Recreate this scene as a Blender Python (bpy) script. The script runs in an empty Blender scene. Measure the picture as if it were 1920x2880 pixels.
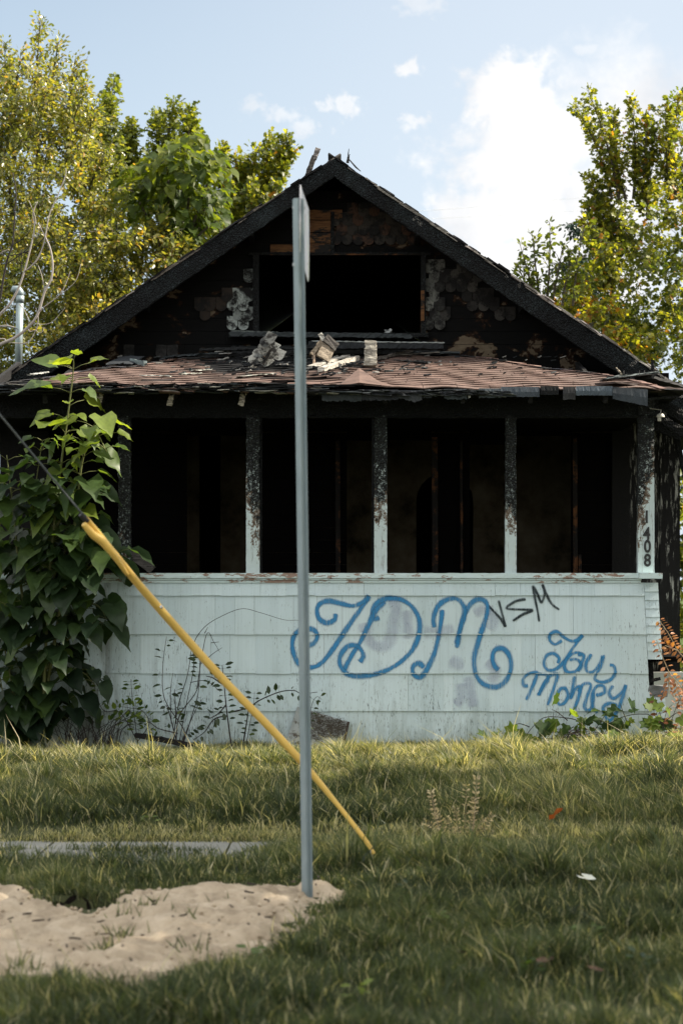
import bpy, math, random
import numpy as np
from mathutils import Vector, Matrix, noise as mnoise

random.seed(7)
RNG = np.random.default_rng(7)
scene = bpy.context.scene
COL = scene.collection
R = math.radians

# ------------------------------------------------------------------ camera
CZ = 1.60            # camera height above the lawn at the house
FPX = 5600.0         # focal length in photo pixels (70 mm on a 24x36 frame)
HZ = 1670.0          # row of the horizon
cam_d = bpy.data.cameras.new("camera")
cam = bpy.data.objects.new("camera", cam_d)
COL.objects.link(cam)
cam.location = (0, 0, CZ)
cam.rotation_euler = (R(90), 0, 0)
cam_d.sensor_fit = 'VERTICAL'
cam_d.sensor_height = 36.0
cam_d.sensor_width = 24.0
cam_d.lens = 70.0
cam_d.shift_y = (HZ - 1440.0) / 2880.0
cam_d.clip_start = 0.1
cam_d.clip_end = 2000
cam_d.dof.use_dof = True
cam_d.dof.focus_distance = 20.6
cam_d.dof.aperture_fstop = 2.8
scene.camera = cam

# ------------------------------------------------------------------ light
SUN_EL, SUN_AZ = R(41), R(86)      # azimuth clockwise from +Y (86 = from the right, a little behind)
w = bpy.data.worlds.new("World")
scene.world = w
w.use_nodes = True
sd = bpy.data.lights.new("sun", 'SUN')
so = bpy.data.objects.new("sun", sd)
COL.objects.link(so)
sd.energy = 5.0
sd.angle = R(0.5)
sd.color = (1.0, 0.90, 0.76)
sdir = Vector((math.cos(SUN_EL) * math.sin(SUN_AZ), math.cos(SUN_EL) * math.cos(SUN_AZ), math.sin(SUN_EL)))
so.location = sdir * 60
so.rotation_euler = sdir.to_track_quat('Z', 'Y').to_euler()

scene.view_settings.view_transform = 'Standard'
scene.view_settings.look = 'None'
scene.view_settings.exposure = 1.2
scene.view_settings.gamma = 1.0
scene.render.engine = 'CYCLES'
scene.cycles.max_bounces = 6
scene.cycles.transparent_max_bounces = 12
scene.cycles.sample_clamp_indirect = 6.0


# ------------------------------------------------------------------ node helper
class Nodes:
    def __init__(s, nt):
        s.nt = nt

    def n(s, t, ins=None, **props):
        nd = s.nt.nodes.new(t)
        for k, v in props.items():
            setattr(nd, k, v)
        for k, v in (ins or {}).items():
            s.put(nd.inputs[k], v)
        return nd

    def put(s, sock, v):
        if isinstance(v, bpy.types.NodeSocket):
            s.nt.links.new(v, sock)
        elif v is not None:
            if sock.type == 'RGBA' and len(v) == 3:
                v = (*v, 1)
            sock.default_value = v

    def math(s, op, a, b=0.0, c=None, clamp=False):
        nd = s.n('ShaderNodeMath', operation=op, use_clamp=clamp)
        s.put(nd.inputs[0], a)
        s.put(nd.inputs[1], b)
        if c is not None:
            s.put(nd.inputs[2], c)
        return nd.outputs[0]

    def vmath(s, op, a, b=(0, 0, 0)):
        nd = s.n('ShaderNodeVectorMath', operation=op)
        s.put(nd.inputs[0], a)
        s.put(nd.inputs[1], b)
        return nd.outputs[0]

    def sep(s, v):
        return s.n('ShaderNodeSeparateXYZ', {0: v}).outputs

    def comb(s, x, y, z):
        return s.n('ShaderNodeCombineXYZ', {0: x, 1: y, 2: z}).outputs[0]

    def pos(s):
        return s.n('ShaderNodeNewGeometry').outputs['Position']

    def noise(s, scale, detail=3, rough=.55, vec=None, dist=0.0):
        nd = s.n('ShaderNodeTexNoise', {'Scale': scale, 'Detail': detail, 'Roughness': rough, 'Distortion': dist})
        if vec is not None:
            s.put(nd.inputs['Vector'], vec)
        return nd.outputs['Fac']

    def vor(s, scale, vec=None, feature='F1', rand=1.0):
        nd = s.n('ShaderNodeTexVoronoi', {'Scale': scale, 'Randomness': rand}, feature=feature)
        if vec is not None:
            s.put(nd.inputs['Vector'], vec)
        return nd.outputs['Distance']

    def ss(s, v, a, b):
        nd = s.n('ShaderNodeMapRange', {'From Min': a, 'From Max': b, 'To Min': 0.0, 'To Max': 1.0}, interpolation_type='SMOOTHSTEP')
        s.put(nd.inputs[0], v)
        return nd.outputs[0]

    def mix(s, f, a, b, blend='MIX'):
        nd = s.n('ShaderNodeMix', data_type='RGBA', blend_type=blend)
        s.put(nd.inputs[0], f)
        s.put(nd.inputs[6], a)
        s.put(nd.inputs[7], b)
        return nd.outputs[2]

    def ramp(s, f, stops):
        nd = s.n('ShaderNodeValToRGB')
        s.put(nd.inputs[0], f)
        el = nd.color_ramp.elements
        while len(el) < len(stops):
            el.new(0.5)
        for e, (p, c) in zip(el, stops):
            e.position = p
            e.color = (*c, 1)
        return nd.outputs[0]

    def attr(s, name):
        return s.n('ShaderNodeAttribute', attribute_name=name)

    def bump(s, h, strength=.5, dist=.01):
        return s.n('ShaderNodeBump', {'Height': h, 'Strength': strength, 'Distance': dist}).outputs[0]


MATS = {}


def new_mat(name):
    m = bpy.data.materials.new(name)
    m.use_nodes = True
    nt = m.node_tree
    g = Nodes(nt)
    g.bsdf = nt.nodes['Principled BSDF']
    g.out = nt.nodes['Material Output']
    MATS[name] = m
    return g


def setp(g, **kw):
    names = {'base': 'Base Color', 'rough': 'Roughness', 'metal': 'Metallic', 'spec': 'Specular IOR Level', 'normal': 'Normal', 'alpha': 'Alpha'}
    for k, v in kw.items():
        g.put(g.bsdf.inputs[names[k]], v)


# ------------------------------------------------------------------ world: sky + clouds at infinity
g = Nodes(w.node_tree)
bg = w.node_tree.nodes['Background']
sky = g.n('ShaderNodeTexSky', sky_type='NISHITA', sun_disc=False, sun_elevation=SUN_EL, sun_rotation=SUN_AZ,
          altitude=100, air_density=1.0, dust_density=1.2, ozone_density=1.0)
d = g.n('ShaderNodeTexCoord').outputs['Generated']
dx, dy, dz = g.sep(d)
ry = g.math('MAXIMUM', dy, 0.05)
U = g.math('DIVIDE', dx, ry)
V = g.math('DIVIDE', dz, ry)
uv = g.comb(U, V, 0.0)
wob = g.noise(26.0, 6, .6, uv, .4)
wob2 = g.noise(80.0, 6, .65, uv)
wv = g.math('ADD', g.math('MULTIPLY', g.math('SUBTRACT', wob, .5), 4.2), g.math('MULTIPLY', g.math('SUBTRACT', wob2, .5), 2.0))


wv_small = g.math('ADD', g.math('MULTIPLY', g.math('SUBTRACT', g.noise(75.0, 6, .62, uv, .6), .5), 5.0), g.math('MULTIPLY', g.math('SUBTRACT', g.noise(210.0, 4, .6, uv), .5), 2.2))


def blob(cx, cy, rx, rz, gain=1.0, soft=.22, amp=1.0):
    """one cloud: direction-space ellipse with a billowing edge (photo px -> direction)"""
    u0, v0 = (cx - 960) / FPX, (HZ - cy) / FPX
    a = g.math('DIVIDE', g.math('SUBTRACT', U, u0), rx / FPX)
    b = g.math('DIVIDE', g.math('SUBTRACT', V, v0), rz / FPX)
    r = g.math('SQRT', g.math('ADD', g.math('MULTIPLY', a, a), g.math('MULTIPLY', b, b)))
    f = g.math('ADD', g.math('SUBTRACT', 1.0, r), g.math('MULTIPLY', wv if rx > 125 else wv_small, amp))
    return g.math('MULTIPLY', g.ss(f, 0.0, soft), gain)


clouds = None
for b in [(1410, 290, 190, 160, 1.0, .5, .5), (1500, 520, 290, 260, 1.0, .55, .5), (1330, 620, 190, 130, .95, .55, .55),
          (1800, 330, 460, 260, 1.0, .9, .35), (1480, 420, 300, 280, 1.0, .6, .5), (1700, 560, 420, 300, 1.0, .8, .4), (1550, 800, 420, 190, .97, .5, .4), (1880, 300, 160, 110, .8, .5, .5),
          (720, 296, 80, 30, .5, .9, .8), (800, 325, 70, 26, .5, .9, .8), (860, 358, 75, 30, .55, .9, .8), (970, 296, 62, 42, .68, .8, .75), (1150, 188, 48, 30, .85, .7, .6),
          (1165, 342, 62, 26, .68, .8, .8), (1170, 6, 90, 52, .45, .9, .7), (1640, 140, 50, 18, .4, .9, .8)]:
    k = blob(*b)
    clouds = k if clouds is None else g.math('MAXIMUM', clouds, k)
# unseen cloud added behind and beside the viewer, extra bright as fill light
rest = g.noise(2.2, 5, .6, d)
front = g.ss(dy, .55, .8)
restm = g.math('MULTIPLY', g.ss(rest, .36, .54), g.math('SUBTRACT', 1.0, front))
clouds = g.math('MAXIMUM', clouds, restm)
lump = g.noise(14.0, 5, .6, uv)
cloudc = g.ramp(g.math('ADD', g.math('MULTIPLY', lump, .6), g.math('MULTIPLY', wob, .4)), [(.36, (6.0, 6.1, 6.35)), (.54, (7.6, 7.55, 7.5))])
cloudc = g.mix(front, (13.0, 12.9, 12.8), cloudc)
# pale haze of an early autumn sky
hz = g.mix(g.ss(dz, .62, .0), sky.outputs[0], (5.0, 6.0, 6.85))
hz = g.mix(g.math('MULTIPLY', g.ss(U, -.22, .16), front), hz, g.mix(.55, hz, (6.2, 6.7, 7.3)))
g.put(bg.inputs[0], g.mix(clouds, hz, cloudc))
bg.inputs[1].default_value = 0.062

# ------------------------------------------------------------------ materials
g = new_mat('charred_wood')
P = g.pos()
v1 = g.vor(48, P)
v2 = g.vor(130, P)
nz = g.noise(3.2, 4, .6, P)
ash = g.ss(g.math('ADD', g.noise(62, 5, .75, P), g.math('MULTIPLY', nz, .35)), .78, .90)
c = g.mix(g.ss(v1, .1, .7), (.001, .0011, .0012), (.0045, .0055, .006))
c = g.mix(g.math('MULTIPLY', ash, .75), c, (.055, .07, .073))
setp(g, base=c, rough=.66, spec=.2, normal=g.bump(g.math('ADD', v1, g.math('MULTIPLY', v2, .4)), .9, .012))

g = new_mat('alligator_char')      # deeply checked, silvery char of the rake boards
P = g.pos()
x_, y_, z_ = g.sep(P)
v1 = g.vor(36, P, 'DISTANCE_TO_EDGE')
v2 = g.vor(85, P)
nz = g.noise(1.5, 5, .65, P)
sp = g.ss(g.math('ADD', g.noise(75, 4, .8, P), g.math('MULTIPLY', nz, .6)), .80, .92)
c = g.mix(g.ss(v1, .0, .16), (.0004, .0005, .0006), (.0026, .0038, .0046))
c = g.mix(g.math('MULTIPLY', sp, .6), c, (.035, .048, .052))
setp(g, base=c, rough=.6, spec=.16, normal=g.bump(g.math('ADD', g.ss(v1, 0, .2), g.math('MULTIPLY', v2, .35)), 1.0, .014))

g = new_mat('house_char_wall')     # burnt cladding of the body, streaks of paint left
P = g.pos()
s = g.vmath('MULTIPLY', P, (16, 16, 2.2))
st = g.noise(1.6, 6, .72, s)
rg = g.noise(1.1, 2, .5, P)
m = g.math('MULTIPLY', g.math('MULTIPLY', g.ss(st, .54, .62), g.ss(rg, .46, .56)), g.ss(g.sep(P)[0], 3.22, 3.30))
c = g.mix(m, g.mix(g.noise(20, 4, .6, P), (.0015, .0015, .0015), (.007, .0065, .006)), (.30, .30, .27))
setp(g, base=c, rough=.75, spec=.2, normal=g.bump(g.noise(60, 4, .6, P), .6, .01))

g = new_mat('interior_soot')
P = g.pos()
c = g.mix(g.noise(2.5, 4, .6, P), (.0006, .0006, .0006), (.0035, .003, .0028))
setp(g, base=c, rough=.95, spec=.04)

g = new_mat('scorched_plaster')
P = g.pos()
c = g.ramp(g.noise(2.2, 6, .65, P), [(.3, (.02, .016, .009)), (.5, (.14, .112, .07)), (.75, (.23, .19, .13))])
setp(g, base=c, rough=.95, spec=.1, normal=g.bump(g.noise(12, 5, .6, P), .5, .01))

g = new_mat('bare_timber')         # raw orange wood exposed by the fire
P = g.pos()
s = g.vmath('MULTIPLY', P, (4, 30, 60))
gr = g.noise(1.2, 5, .6, s, 1.0)
c = g.ramp(gr, [(.3, (.025, .010, .004)), (.5, (.10, .043, .014)), (.7, (.15, .072, .025))])
bn = g.ss(g.noise(5.5, 5, .7, g.vmath('MULTIPLY', P, (1, 1, 2.4))), .50, .58)
c = g.mix(bn, c, (.006, .005, .004))
setp(g, base=c, rough=.75, spec=.25, normal=g.bump(gr, .5, .004))

g = new_mat('stud_timber')
P = g.pos()
gr = g.noise(1.2, 5, .6, g.vmath('MULTIPLY', P, (60, 30, 4)), 1.0)
c = g.ramp(gr, [(.3, (.035, .013, .005)), (.7, (.12, .05, .017))])
bn = g.ss(g.noise(4.0, 5, .7, P), .40, .50)
c = g.mix(bn, c, (.006, .005, .004))
setp(g, base=c, rough=.8, spec=.2)


def paint_nodes(g, P, x_, z_, rnd):
    """pale aqua paint on combed cedar shakes, with mildew and washed dirt"""
    st = g.math('MULTIPLY', g.noise(1.0, 5, .75, g.vmath('MULTIPLY', P, (95, 1, .9))), g.math('ADD', .82, g.math('MULTIPLY', g.noise(3.5, 3, .6, P), .36)))
    base = g.mix(rnd, (.50, .61, .64), (.57, .68, .705))
    base = g.mix(g.math('MULTIPLY', g.ss(st, .47, .68), .26), base, (.30, .38, .38))
    big = g.noise(1.3, 4, .6, P)
    base = g.mix(g.math('MULTIPLY', g.ss(big, .42, .72), .3), base, (.44, .53, .50))
    # mildew streaks: a sparse black fleck pattern dragged downwards, denser near the ground
    fl = g.noise(1.0, 6, .78, g.vmath('MULTIPLY', P, (85, 1, 16)))
    reg = g.noise(1.0, 3, .6, g.vmath('MULTIPLY', P, (2.2, 1, 1.5)))
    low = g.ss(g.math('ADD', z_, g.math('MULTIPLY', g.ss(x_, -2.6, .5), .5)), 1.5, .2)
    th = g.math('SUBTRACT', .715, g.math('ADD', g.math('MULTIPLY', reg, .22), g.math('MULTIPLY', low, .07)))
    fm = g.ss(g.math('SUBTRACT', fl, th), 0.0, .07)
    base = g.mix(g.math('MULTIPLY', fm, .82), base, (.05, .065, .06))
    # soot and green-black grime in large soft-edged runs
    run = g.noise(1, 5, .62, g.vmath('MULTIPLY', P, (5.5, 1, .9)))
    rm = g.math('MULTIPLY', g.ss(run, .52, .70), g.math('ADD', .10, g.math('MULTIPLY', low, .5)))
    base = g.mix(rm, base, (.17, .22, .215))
    # earth splash line
    sp = g.math('MULTIPLY', g.ss(z_, .55, .02), g.ss(g.noise(1, 5, .7, g.vmath('MULTIPLY', P, (12, 1, 3))), .30, .6))
    base = g.mix(g.math('MULTIPLY', sp, .55), base, (.20, .23, .18))
    return base, st


g = new_mat('aqua_siding')
P = g.pos()
x_, y_, z_ = g.sep(P)
rnd = g.attr('rnd').outputs['Fac']
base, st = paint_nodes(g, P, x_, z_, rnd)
# brown dirt runs with the sapling's shade painted in, left part of wall
rs = g.math('MULTIPLY', g.ss(x_, -1.95, -2.5), g.ss(g.noise(1, 4, .6, g.vmath('MULTIPLY', P, (6, 1, .8))), .38, .62))
base = g.mix(g.math('MULTIPLY', rs, .72), base, (.10, .095, .07))
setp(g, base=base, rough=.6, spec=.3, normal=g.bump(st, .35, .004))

g = new_mat('aqua_trim')           # sill, boards: same paint, chipped to red-brown wood
P = g.pos()
x_, y_, z_ = g.sep(P)
ch = g.noise(1, 5, .7, g.vmath('MULTIPLY', P, (7, 9, 26)))
rg = g.noise(1.1, 3, .6, P)
m = g.ss(g.math('ADD', ch, g.math('MULTIPLY', rg, .6)), .845, .87)
base = g.mix(g.noise(4, 4, .6, P), (.46, .58, .585), (.60, .71, .705))
wood = g.mix(g.noise(30, 3, .6, P), (.20, .105, .07), (.33, .26, .21))
base = g.mix(m, base, wood)
fl = g.ss(g.noise(1, 6, .75, g.vmath('MULTIPLY', P, (30, 1, 40))), .66, .74)
base = g.mix(g.math('MULTIPLY', fl, .7), base, (.06, .07, .06))
setp(g, base=base, rough=.55, spec=.3, normal=g.bump(g.math('SUBTRACT', 1.0, m), .5, .003))

g = new_mat('worn_board')          # grey-white weathered board, dirty
P = g.pos()
c = g.mix(g.noise(1, 5, .7, g.vmath('MULTIPLY', P, (30, 1, 9))), (.16, .18, .175), (.40, .43, .42))
c = g.mix(g.ss(g.noise(14, 5, .7, P), .52, .62), c, (.08, .07, .055))
setp(g, base=c, rough=.8, spec=.2)

g = new_mat('burnt_post')          # paint at the foot, char at the head; 'burn' = height above the burn line
P = g.pos()
x_, y_, z_ = g.sep(P)
bn = g.attr('burn').outputs['Fac']
nA = g.noise(1, 5, .7, g.vmath('MULTIPLY', P, (14, 14, 9)))
nB = g.noise(1, 5, .75, g.vmath('MULTIPLY', P, (60, 60, 55)))
lev = g.math('ADD', bn, g.math('ADD', g.math('MULTIPLY', g.math('SUBTRACT', nA, .5), 2.0), g.math('MULTIPLY', g.math('SUBTRACT', nB, .5), .8)))
paint = g.mix(g.noise(8, 4, .6, P), (.42, .51, .51), (.56, .65, .645))
paint = g.mix(g.math('MULTIPLY', g.ss(g.noise(1, 5, .7, g.vmath('MULTIPLY', P, (40, 40, 4))), .55, .68), .7), paint, (.16, .15, .13))
crk = g.vor(60, g.vmath('MULTIPLY', P, (1, 1, .8)), 'DISTANCE_TO_EDGE')
vv = g.vor(44, g.vmath('MULTIPLY', P, (.8, .8, 1.2)), 'DISTANCE_TO_EDGE')
char = g.mix(g.ss(vv, .0, .13), (.0012, .0012, .0012), (.010, .0125, .0125))
silver = g.math('MULTIPLY', g.ss(vv, .10, .22), g.ss(g.noise(26, 4, .7, P), .50, .60))
char = g.mix(g.math('MULTIPLY', silver, .75), char, (.13, .16, .15))
brown = g.mix(g.noise(20, 4, .7, P), (.045, .028, .016), (.20, .145, .10))
c = g.mix(g.ss(lev, -.26, -.14), paint, brown)
flake = g.math('MULTIPLY', g.ss(lev, -.3, .3), g.ss(g.noise(1, 5, .75, g.vmath('MULTIPLY', P, (38, 38, 30))), .54, .58))
c = g.mix(g.ss(lev, -.02, .10), c, char)
c = g.mix(g.math('MULTIPLY', flake, g.ss(lev, .55, .2)), c, (.48, .56, .55))
setp(g, base=c, rough=.6, spec=.35, normal=g.bump(g.math('MULTIPLY', g.ss(vv, 0, .2), g.ss(lev, -.1, .2)), .9, .012))

g = new_mat('tinted')              # per-piece colour (roof tabs, scales, rubble) with grit
P = g.pos()
cc = g.attr('col').outputs['Color']
gr = g.noise(160, 3, .7, P)
nz = g.noise(7, 5, .7, P)
c = g.mix(g.ss(nz, .35, .75), cc, g.mix(1.0, cc, (.55, .56, .58), 'MULTIPLY'))
c = g.mix(1.0, c, g.ramp(gr, [(.3, (.65, .65, .65)), (.7, (1.25, 1.25, 1.25))]), 'MULTIPLY')
setp(g, base=c, rough=.85, spec=.25, normal=g.bump(gr, .6, .004))

g = new_mat('weathered_wood')      # grey-white splintered timber with grain
P = g.pos()
cc = g.attr('col').outputs['Color']
gr = g.noise(1, 5, .7, g.vmath('MULTIPLY', P, (9, 30, 75)), .6)
sp = g.ss(g.noise(40, 5, .75, P), .56, .66)
c = g.mix(g.ss(gr, .35, .62), g.mix(1.0, cc, (.35, .34, .33), 'MULTIPLY'), cc)
c = g.mix(g.math('MULTIPLY', sp, .85), c, (.012, .012, .011))
setp(g, base=c, rough=.8, spec=.25, normal=g.bump(gr, .8, .006))

g = new_mat('scale_shingle')       # fish-scale shingles, painted / smoked
P = g.pos()
cc = g.attr('col').outputs['Color']
st = g.noise(1, 3, .6, g.vmath('MULTIPLY', P, (120, 1, 6)))
nz = g.noise(9, 6, .75, P)
c = g.mix(g.ss(nz, .43, .58), g.mix(1.0, cc, (.75, .75, .75), 'MULTIPLY'), (.004, .0037, .0033))
c = g.mix(g.math('MULTIPLY', g.ss(st, .5, .8), .5), c, g.mix(1.0, c, (.45, .45, .45), 'MULTIPLY'))
setp(g, base=c, rough=.75, spec=.25, normal=g.bump(nz, .5, .006))

g = new_mat('gable_sheathing')     # burnt sheathing with torn tar paper and tan patches
P = g.pos()
n1 = g.noise(1, 5, .62, g.vmath('MULTIPLY', P, (2.6, 1, 3.6)), .4)
n2 = g.noise(1, 4, .6, g.vmath('MULTIPLY', P, (14, 1, 30)))
c = g.mix(g.noise(24, 4, .7, P), (.001, .0012, .0013), (.0045, .0045, .0045))
m = g.ss(g.math('ADD', n1, g.math('MULTIPLY', g.math('SUBTRACT', g.noise(22, 4, .7, P), .5), .16)), .605, .622)
c = g.mix(m, c, g.mix(n2, (.05, .034, .02), (.15, .12, .085)))
m2 = g.math('MULTIPLY', g.ss(n1, .56, .60), g.math('SUBTRACT', 1.0, m))
c = g.mix(g.math('MULTIPLY', m2, .5), c, (.04, .018, .008))
setp(g, base=c, rough=.85, spec=.12, normal=g.bump(g.math('ADD', n2, m), .6, .006))

g = new_mat('galvanised_steel')
P = g.pos()
nz = g.noise(1, 5, .65, g.vmath('MULTIPLY', P, (22, 22, 5)))
sg = g.vor(120, P)
c = g.mix(nz, (.15, .20, .215), (.33, .39, .40))
c = g.mix(g.math('MULTIPLY', g.ss(g.noise(2.3, 5, .7, P), .55, .75), .5), c, (.20, .25, .21))
setp(g, base=c, rough=.52, metal=.45, spec=.4, normal=g.bump(g.math('ADD', nz, g.math('MULTIPLY', sg, .3)), .15, .002))

g = new_mat('bolt_steel')
setp(g, base=(.5, .52, .53), rough=.4, metal=.7)

g = new_mat('sign_face')
P = g.pos()
n1 = g.noise(1, 4, .6, g.vmath('MULTIPLY', P, (5, 9, 3)))
c = g.mix(g.ss(n1, .5, .7), (.80, .79, .86), (.60, .62, .50))
c = g.mix(g.math('MULTIPLY', g.ss(g.noise(14, 4, .6, P), .6, .7), .5), c, (.30, .12, .08))
setp(g, base=c, rough=.38, spec=.5)

g = new_mat('yellow_plastic')
P = g.pos()
nz = g.noise(1, 4, .6, g.vmath('MULTIPLY', P, (6, 6, 6)))
c = g.mix(nz, (.60, .37, .07), (.76, .52, .13))
c = g.mix(g.math('MULTIPLY', g.ss(g.noise(30, 5, .75, P), .60, .72), .45), c, (.30, .22, .08))
setp(g, base=c, rough=.38, spec=.45)

g = new_mat('black_rubber')
setp(g, base=(.012, .012, .013), rough=.6)
g = new_mat('far_cable')
setp(g, base=(.62, .63, .66), rough=.8)
g = new_mat('wire_strand')
setp(g, base=(.13, .145, .155), rough=.5, metal=.6)
g = new_mat('black_number')
setp(g, base=(.012, .012, .012), rough=.45)
g = new_mat('white_shade')
setp(g, base=(.55, .53, .47), rough=.5)

g = new_mat('concrete')
P = g.pos()
c = g.mix(g.noise(2.2, 6, .7, P), (.15, .155, .14), (.27, .265, .23))
c = g.mix(g.math('MULTIPLY', g.ss(g.noise(30, 4, .7, P), .55, .7), .5), c, (.13, .13, .11))
setp(g, base=c, rough=.9, spec=.2, normal=g.bump(g.noise(90, 4, .7, P), .5, .004))

g = new_mat('foundation_paint')
P = g.pos()
c = g.mix(g.noise(3, 5, .65, P), (.36, .38, .36), (.56, .56, .53))
c = g.mix(g.ss(g.noise(1, 4, .7, g.vmath('MULTIPLY', P, (9, 9, 1.5))), .58, .72), c, (.17, .17, .14))
setp(g, base=c, rough=.85, spec=.2, normal=g.bump(g.noise(50, 3, .6, P), .4, .004))

g = new_mat('soil')
P = g.pos()
c = g.ramp(g.noise(2.4, 6, .7, P), [(.3, (.035, .042, .018)), (.55, (.07, .075, .034)), (.75, (.12, .11, .058))])
far = g.ss(g.sep(P)[1], 26, 40)
c = g.mix(far, c, (.06, .085, .022))
setp(g, base=c, rough=.95, spec=.1, normal=g.bump(g.noise(40, 4, .7, P), .8, .02))

g = new_mat('dark_soil')
P = g.pos()
setp(g, base=g.mix(g.noise(30, 5, .7, P), (.003, .0025, .002), (.016, .012, .009)), rough=.95, spec=.1, normal=g.bump(g.noise(50, 4, .7, P), .8, .02))

g = new_mat('sand')
P = g.pos()
n1 = g.noise(5, 6, .68, P)
n2 = g.noise(60, 5, .75, P)
c = g.ramp(n1, [(.3, (.27, .215, .15)), (.5, (.43, .35, .25)), (.7, (.54, .45, .335))])
c = g.mix(g.math('MULTIPLY', g.ss(n2, .60, .70), .75), c, (.15, .105, .065))
setp(g, base=c, rough=.97, spec=.1, normal=g.bump(g.math('ADD', n1, g.math('MULTIPLY', n2, .5)), .9, .02))


def leaf_mat(name, stops, trans=.45, rough=.42, spec=.4, tint=(1.0, 1.0, .45)):
    g = new_mat(name)
    r = g.attr('rnd').outputs['Fac']
    c = g.ramp(r, stops)
    P = g.pos()
    c = g.mix(1.0, c, g.ramp(g.noise(14, 3, .6, P), [(.3, (.75, .75, .75)), (.7, (1.2, 1.2, 1.2))]), 'MULTIPLY')
    setp(g, base=c, rough=rough, spec=spec)
    tr = g.n('ShaderNodeBsdfTranslucent', {'Color': g.mix(1.0, g.mix(1.0, c, (2.4, 2.3, 1.5), 'MULTIPLY'), tint, 'MULTIPLY')})
    mx = g.n('ShaderNodeMixShader', {0: trans})
    g.nt.links.new(g.bsdf.outputs[0], mx.inputs[1])
    g.nt.links.new(tr.outputs[0], mx.inputs[2])
    g.nt.links.new(mx.outputs[0], g.out.inputs['Surface'])


leaf_mat('leaf_yellowing', [(0, (.05, .07, .018)), (.3, (.115, .135, .034)), (.65, (.21, .205, .05)), (.95, (.29, .245, .065)), (1, (.32, .20, .05))], .42, .33, .55)
leaf_mat('leaf_olive', [(0, (.045, .065, .018)), (.5, (.12, .145, .03)), (1, (.25, .25, .045))], .45, .5, .25)
leaf_mat('leaf_maple', [(0, (.035, .055, .015)), (.45, (.10, .12, .022)), (.9, (.28, .27, .035)), (.995, (.30, .24, .035)), (1, (.30, .14, .03))], .5)
leaf_mat('leaf_catalpa', [(0, (.025, .045, .01)), (.5, (.06, .09, .015)), (1, (.16, .18, .02))], .45, .5, .25)
leaf_mat('leaf_shrub', [(0, (.010, .022, .011)), (.35, (.032, .06, .022)), (.6, (.08, .125, .03)), (1, (.19, .24, .035))], .45, .40, .45)
leaf_mat('leaf_small_dark', [(0, (.015, .028, .012)), (.6, (.03, .05, .018)), (1, (.08, .11, .02))], .3)
leaf_mat('leaf_vine', [(0, (.03, .06, .018)), (.5, (.10, .15, .03)), (1, (.22, .27, .04))], .45, .55, .2)
leaf_mat('leaf_dry', [(0, (.16, .06, .025)), (.5, (.33, .15, .07)), (1, (.44, .25, .13))], .3)
leaf_mat('leaf_straw', [(0, (.22, .17, .10)), (1, (.48, .40, .27))], .3)
leaf_mat('leaf_conifer', [(0, (.010, .028, .022)), (1, (.025, .05, .035))], .15)
leaf_mat('grass_blade', [(0, (.024, .036, .017)), (.3, (.056, .075, .036)), (.6, (.105, .126, .063)), (.82, (.24, .235, .135)), (1, (.54, .48, .32))], .34, .5, .3, (1, 1, .6))

g = new_mat('bark')
P = g.pos()
c = g.mix(g.noise(30, 4, .7, P), (.035, .03, .022), (.11, .095, .075))
setp(g, base=c, rough=.85, spec=.2, normal=g.bump(g.noise(60, 3, .6, P), .5, .01))
g = new_mat('pale_bark')
P = g.pos()
c = g.mix(g.noise(20, 4, .7, P), (.20, .18, .16), (.42, .38, .35))
setp(g, base=c, rough=.7, spec=.3)
g = new_mat('dark_twig')
setp(g, base=(.022, .017, .015), rough=.7, spec=.3)
g = new_mat('dry_stem')
setp(g, base=(.36, .27, .17), rough=.7, spec=.2)
g = new_mat('green_stem')
setp(g, base=(.12, .13, .045), rough=.6, spec=.3)


def spray(name, colr, amax):
    g = new_mat(name)
    a = g.attr('edge').outputs['Fac']          # 0 at the edge of a stroke, 1 in its middle
    P = g.pos()
    st = g.noise(1, 3, .6, g.vmath('MULTIPLY', P, (120, 1, 3)))
    n = g.noise(90, 4, .8, P)
    n2 = g.noise(5.5, 5, .7, P)
    al = g.ss(g.math('ADD', a, g.math('MULTIPLY', g.math('SUBTRACT', n, .5), .7)), .05, .95)
    al = g.math('MULTIPLY', al, g.math('ADD', .25, g.math('MULTIPLY', n2, 1.25)), clamp=True)
    al = g.math('MULTIPLY', g.math('MULTIPLY', al, g.math('SUBTRACT', 1.08, g.math('MULTIPLY', g.ss(st, .48, .7), .5))), amax, clamp=True)
    setp(g, base=colr, rough=.6, spec=.2, alpha=al)


spray('spray_blue', (.035, .20, .40), .95)
spray('spray_blue_thin', (.035, .21, .42), .88)
spray('spray_black', (.02, .03, .035), .95)
spray('spray_purple', (.36, .38, .50), .34)


# ------------------------------------------------------------------ mesh helpers
def PX(px, py, D):
    """photo pixel + distance -> point"""
    return Vector(((px - 960) / FPX * D, D, CZ + (HZ - py) / FPX * D))


def tag(o, label=None, cat=None, group=None, kind=None):
    if label: o['label'] = label
    if cat: o['category'] = cat
    if group: o['group'] = group
    if kind: o['kind'] = kind
    return o


def empty(name, loc, label=None, cat=None, group=None):
    o = bpy.data.objects.new(name, None)
    o.location = loc
    COL.objects.link(o)
    return tag(o, label, cat, group)


def wloc(o):
    p = Vector(o.location)
    while o.parent:
        o = o.parent
        p += Vector(o.location)
    return p


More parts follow.
